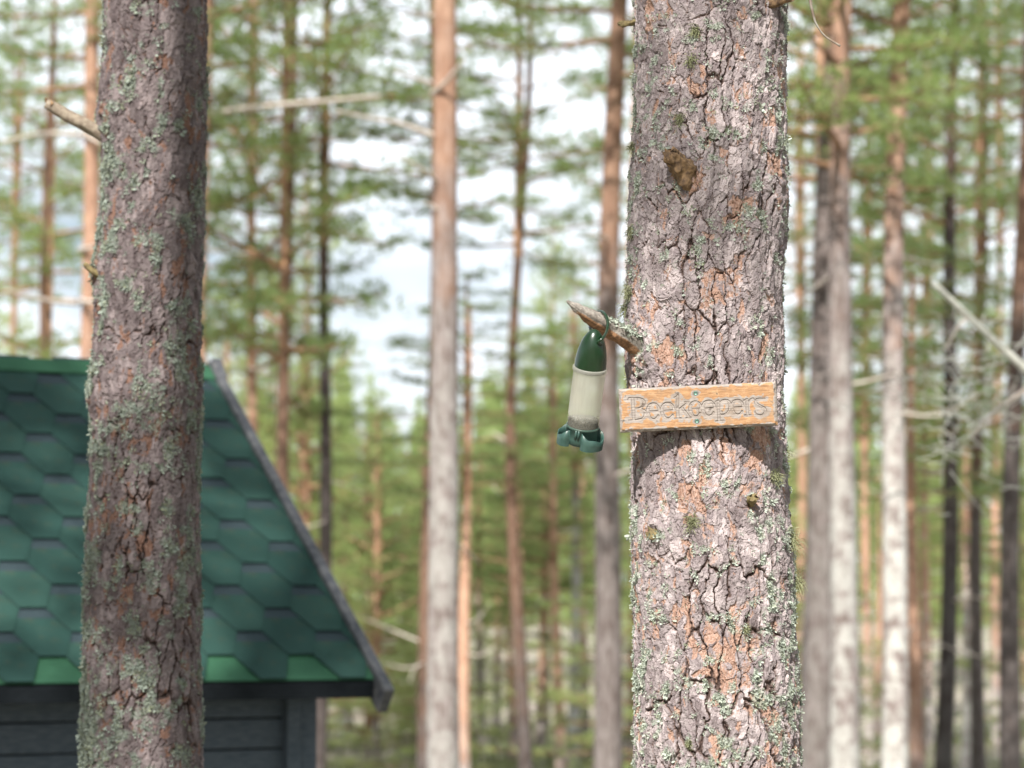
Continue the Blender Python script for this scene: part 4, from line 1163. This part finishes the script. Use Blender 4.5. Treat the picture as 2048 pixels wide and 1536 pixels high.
    for i in range(rows):
        b0 = -0.010 + i * E
        j = -11
        while True:
            a0 = -0.10 + (j + (0.5 if i % 2 else 0)) * PW
            j += 1
            if a0 - h - sx > -0.006: break
            if a0 < -WL + .2: continue
            if a0 + h + sx < -0.006:
                o = link('shingle', shared, roof)
            else:
                o = link('shingle', piece([([(a0 + a, b0 + b) for a, b in p_] and clip_poly([(a0 + a, b0 + b) for a, b in p_], -0.006), mi) for p_, mi in full], lift, (a0, b0)), roof)
            jr = (random.uniform(-.0012, .0012), random.uniform(-.0012, .0012))
            q = np.array(rp(a0, b0, 0)) - np.array((0, 0, 0)); q0 = np.array(rp(0, 0, 0)) * 0
            o.location = q
    # shared mesh was made relative to roof origin (0,0): shift is the roof point itself
    # starter strip under the first row, lighter green
    stp = [rp(-WL, -0.006, .001), rp(-.005, -.006, .001), rp(-.005, E + .03, .0005), rp(-WL, E + .03, .0005)]
    stp2 = [rp(-WL, -0.006, -.004), rp(-.005, -.006, -.004)]
    link('starter_strip', mesh_np('starter_strip', stp + stp2, [[0, 1, 2, 3], [1, 0, 4, 5]], None, [mlt], False), roof)
    # ridge caps
    for k in range(11):
        a1 = -0.006 - k * 0.325; a0 = a1 - 0.34
        l0 = 0.016 + 0.0015 * (k % 2)
        pp = []
        for a in (a0, a1):
            pp += [rp(a, SL - .085, l0), rp(a, SL + .004, l0 + .004)]
            y2, z2 = rp(a, SL - .085, l0)[1:], None
            q = rp(a, SL - .085, l0)
            pp += [(a, 2 * depth - q[1], q[2]), (a, q[1], q[2] - .006), (a, 2 * depth - q[1], q[2] - .006)]
        V = pp
        link('ridge_cap', mesh_np('ridge_cap', V, [[0, 5, 6, 1], [1, 6, 7, 2], [3, 8, 5, 0], [2, 7, 9, 4]], [[0, 1, 2], [5, 7, 6]], [mlt], False), roof)
    # eave fascia and soffit
    def bx(name, lo, hi, mat, par=root, bev=.003):
        return link(name, box_mesh(name, lo, hi, mat, bev), par)
    bx('fascia', (-WL, -0.004, ez - 0.075), (-0.012, 0.018, ez - 0.018), mdw, roof)
    # barge boards along the gable edge: front one runs past the eave and over the ridge
    def board(name, b_lo, b_hi, n_lo, n_hi, a_lo, a_hi, mat, mirror=False, par=roof):
        bm = bmesh.new()
        vv = []
        for a in (a_lo, a_hi):
            for (b, n) in ((b_lo, n_lo), (b_hi, n_lo), (b_hi, n_hi), (b_lo, n_hi)):
                p_ = rp(a, b, n)
                if mirror: p_ = (p_[0], 2 * depth - p_[1], p_[2])
                vv.append(bm.verts.new(p_))
        for q in BOXQ: bm.faces.new([vv[i] for i in q])
        bmesh.ops.recalc_face_normals(bm, faces=bm.faces[:])
        bmesh.ops.bevel(bm, geom=bm.edges[:], offset=.003, segments=1, affect='EDGES')
        me = bpy.data.meshes.new(name); bm.to_mesh(me); bm.free(); me.materials.append(mat)
        return link(name, me, par)
    board('barge_board', -0.105, SL + 0.035, -0.085, 0.028, -0.004, 0.038, mdg)
    board('barge_board', -0.105, SL + 0.05, -0.085, 0.030, -0.002, 0.046, mdg, True)
    # walls
    oy, og = 0.28, 0.125
    zt = ez + oy * math.tan(TH) * 0.55
    ph = 0.118
    nrow = int((zt) / ph) + 1
    pm = box_mesh('plank', (-WL + .2, oy, 0), (-og - .075, oy + .028, ph - .006), mwl, .006)
    for k in range(nrow):
        o = link('plank', pm, root); o.location = (0, 0, k * ph - .02)
    bx('side_wall', (-og - 0.03, oy + .03, 0), (-og - 0.004, 2 * depth - oy, zt), mwl)
    bx('back_wall', (-WL + .2, 2 * depth - oy - .03, 0), (-og - .032, 2 * depth - oy - .004, zt), mwl)
    bx('end_wall', (-WL + .2, oy + .03, 0), (-WL + .23, 2 * depth - oy - .032, zt), mwl)
    bx('wall_lining', (-WL + .235, oy + .030, 0), (-og - .032, oy + .04, zt - .01), mdw)
    bx('corner_post', (-og - .075, oy - .022, 0), (-og, oy + .029, zt), mwl)
    bx('corner_board', (-og - .135, oy - .045, 0), (-og - .078, oy - .002, zt - .02), mwl)
hut()

# ------------------------------------------------------------------ bare branches in the wood
def bare(tree, pts, r0, r1, name='dead_branch', mat=None, rough=.2):
    L = np.array(tree.matrix_world.translation) if tree.parent is None else None
    L = np.array(tree.location)
    n = 16
    V, Q, T = tube_arrays(curve_pts([np.array(v) - L for v in pts], n), np.linspace(r0, r1, n), 7, True, rough, 5)
    return link(name, mesh_np(name, V, Q, T, [mat or M['dead_wood']]), tree)
trees = {o['label']: o for o in col.objects if o.name.startswith('pine_tree')}
t8 = trees['thick grey pine with pale lichen patches and dead branches, between hut and feeder']
y8 = t8.location.y
for pl in ([(875, 275, 0), (800, 248, -.3), (740, 236, -.6), (672, 222, -.9)], [(880, 372, 0), (850, 342, -.3), (795, 312, -.6)], [(862, 190, 0), (885, 170, -.2), (930, 118, -.5)],
           [(866, 168, 0), (840, 160, -.2), (790, 142, -.5)], [(895, 430, 0), (850, 405, -.2)]):
    bare(t8, [at(a, b, y8 + c_) for a, b, c_ in pl], .028, .010)
t3 = trees['rusty pine almost hidden behind the lichened pine in front of the hut']
y3 = 21.0
lt = trees['lichen crusted pine trunk standing right in front of the hut roof'] if 'lichen crusted pine trunk standing right in front of the hut roof' in trees else left_tree
bare(t3, [at(412, 228, t3.location.y), at(520, 214, t3.location.y - 1.2), at(640, 203, t3.location.y - 2.2), at(760, 192, t3.location.y - 3)], .05, .018)
t2 = trees['orange brown pine rising over the hut ridge with several dead side branches']
for pl in ([(155, 606, 0), (90, 600, -.4), (15, 580, -.9)], [(160, 602, 0), (190, 604, -.6), (230, 600, -1)], [(160, 500, 0), (190, 492, -.4)], [(165, 268, 0), (200, 285, -.5)], [(158, 270, 0), (80, 268, -.4), (0, 285, -.8)]):
    bare(t2, [at(a, b, t2.location.y + c_) for a, b, c_ in pl], .035, .014)
M['pale_twig'] = simple('pale_twig', (0.62, 0.62, 0.56), (0.42, 0.42, 0.38), 30)
# a pine just outside the frame whose bare branch reaches in
YB = 16.0
bt = pine(at(2150, 1300, YB).x, YB, -.01, .30, 15, 5, .8, .3, 'pine at the wood edge with a bare lichen hung branch reaching in', None, None, .6, 1.0, 'pine_tree', .05, 0, 77)
bare(bt, [at(2140, 830, YB), at(2060, 748, YB - .1), at(1960, 655, YB - .25), at(1866, 566, YB - .4)], .030, .014, mat=M['pale_twig'])
bare(bt, [at(1975, 668, YB - .22), at(1930, 640, YB - .3), at(1890, 700, YB - .4)], .012, .005)
bare(bt, [at(2140, 700, YB), at(2048, 782, YB - .1), at(1990, 820, YB - .2), at(1940, 880, YB - .3)], .020, .006)
r = np.random.default_rng(40)
parts = []
for k in range(130):
    c0 = at(r.normal(1925, 60), r.normal(800, 90), YB - .3 + r.uniform(-.2, .2))
    d = r.normal(0, .16, 3) * np.array([1, .5, .7])
    pts = curve_pts([np.array(c0), np.array(c0) + d * .5 + r.normal(0, .02, 3), np.array(c0) + d], 6)
    parts.append(tube_arrays(pts - np.array(bt.location), np.linspace(.0035, .0015, 6), 4, False))
V, Q, T = join(parts)
link('twigs', mesh_np('twigs', V, Q, T, [M['pale_twig']]), bt, kind='stuff')

# pines behind the camera: their crowns throw the dappled shade
BH = 'pines standing behind the viewpoint'
for i, (x, y, h, cb, cs) in enumerate([(-3.8, -0.5, 18, .5, 1.25), (-1.9, -6.3, 20, .656, 1.0), (-5.4, 0.3, 19, .5, 1.3), (-8.0, -4.6, 20, .5, 1.3), (3.2, -7.5, 16, .6, 1.0), (6.0, 6.0, 16, .5, 1.1), (-6.0, 9.5, 16, .5, 1.1), (5, 14, 16, .5, 1.1), (-2.005, 2.12, 17, .55, .9)]):
    pine(x, y, 0, .29, h, 5, .9, .3, 'tall pine of the near wood standing outside the picture', BH, OPEN[i % 2], cb, cs, 'pine_tree', .05, 2, 400 + i)

# the wood goes on beside and behind the viewpoint
ra = np.random.default_rng(91)
k = 0
for i in range(84):
    a = R(i * 360 / 84 + ra.uniform(-3, 3)); d = ra.uniform(7.5, 26)
    x, y = d * math.sin(a), d * math.cos(a)
    if y > 0 and abs(x) < 0.30 * y + 2.5: continue                # open in front of the lens
    hh = ((x + 1.5) * math.sin(R(SUN_AZ)) + (y - 8) * math.cos(R(SUN_AZ)))
    lat = abs((x - 0.1) * math.cos(R(SUN_AZ)) - (y - 6) * math.sin(R(SUN_AZ)))
    if hh > 0 and lat < 6.0 and d < 22: continue                  # sunny glade
    pine(x, y, 0, .28, 15 + 3 * ra.random(), 5, .9, .3, 'tall pine of the near wood standing outside the picture', BH, None, ra.uniform(.38, .52), 1.35, 'pine_tree', .05, 0, 500 + i)
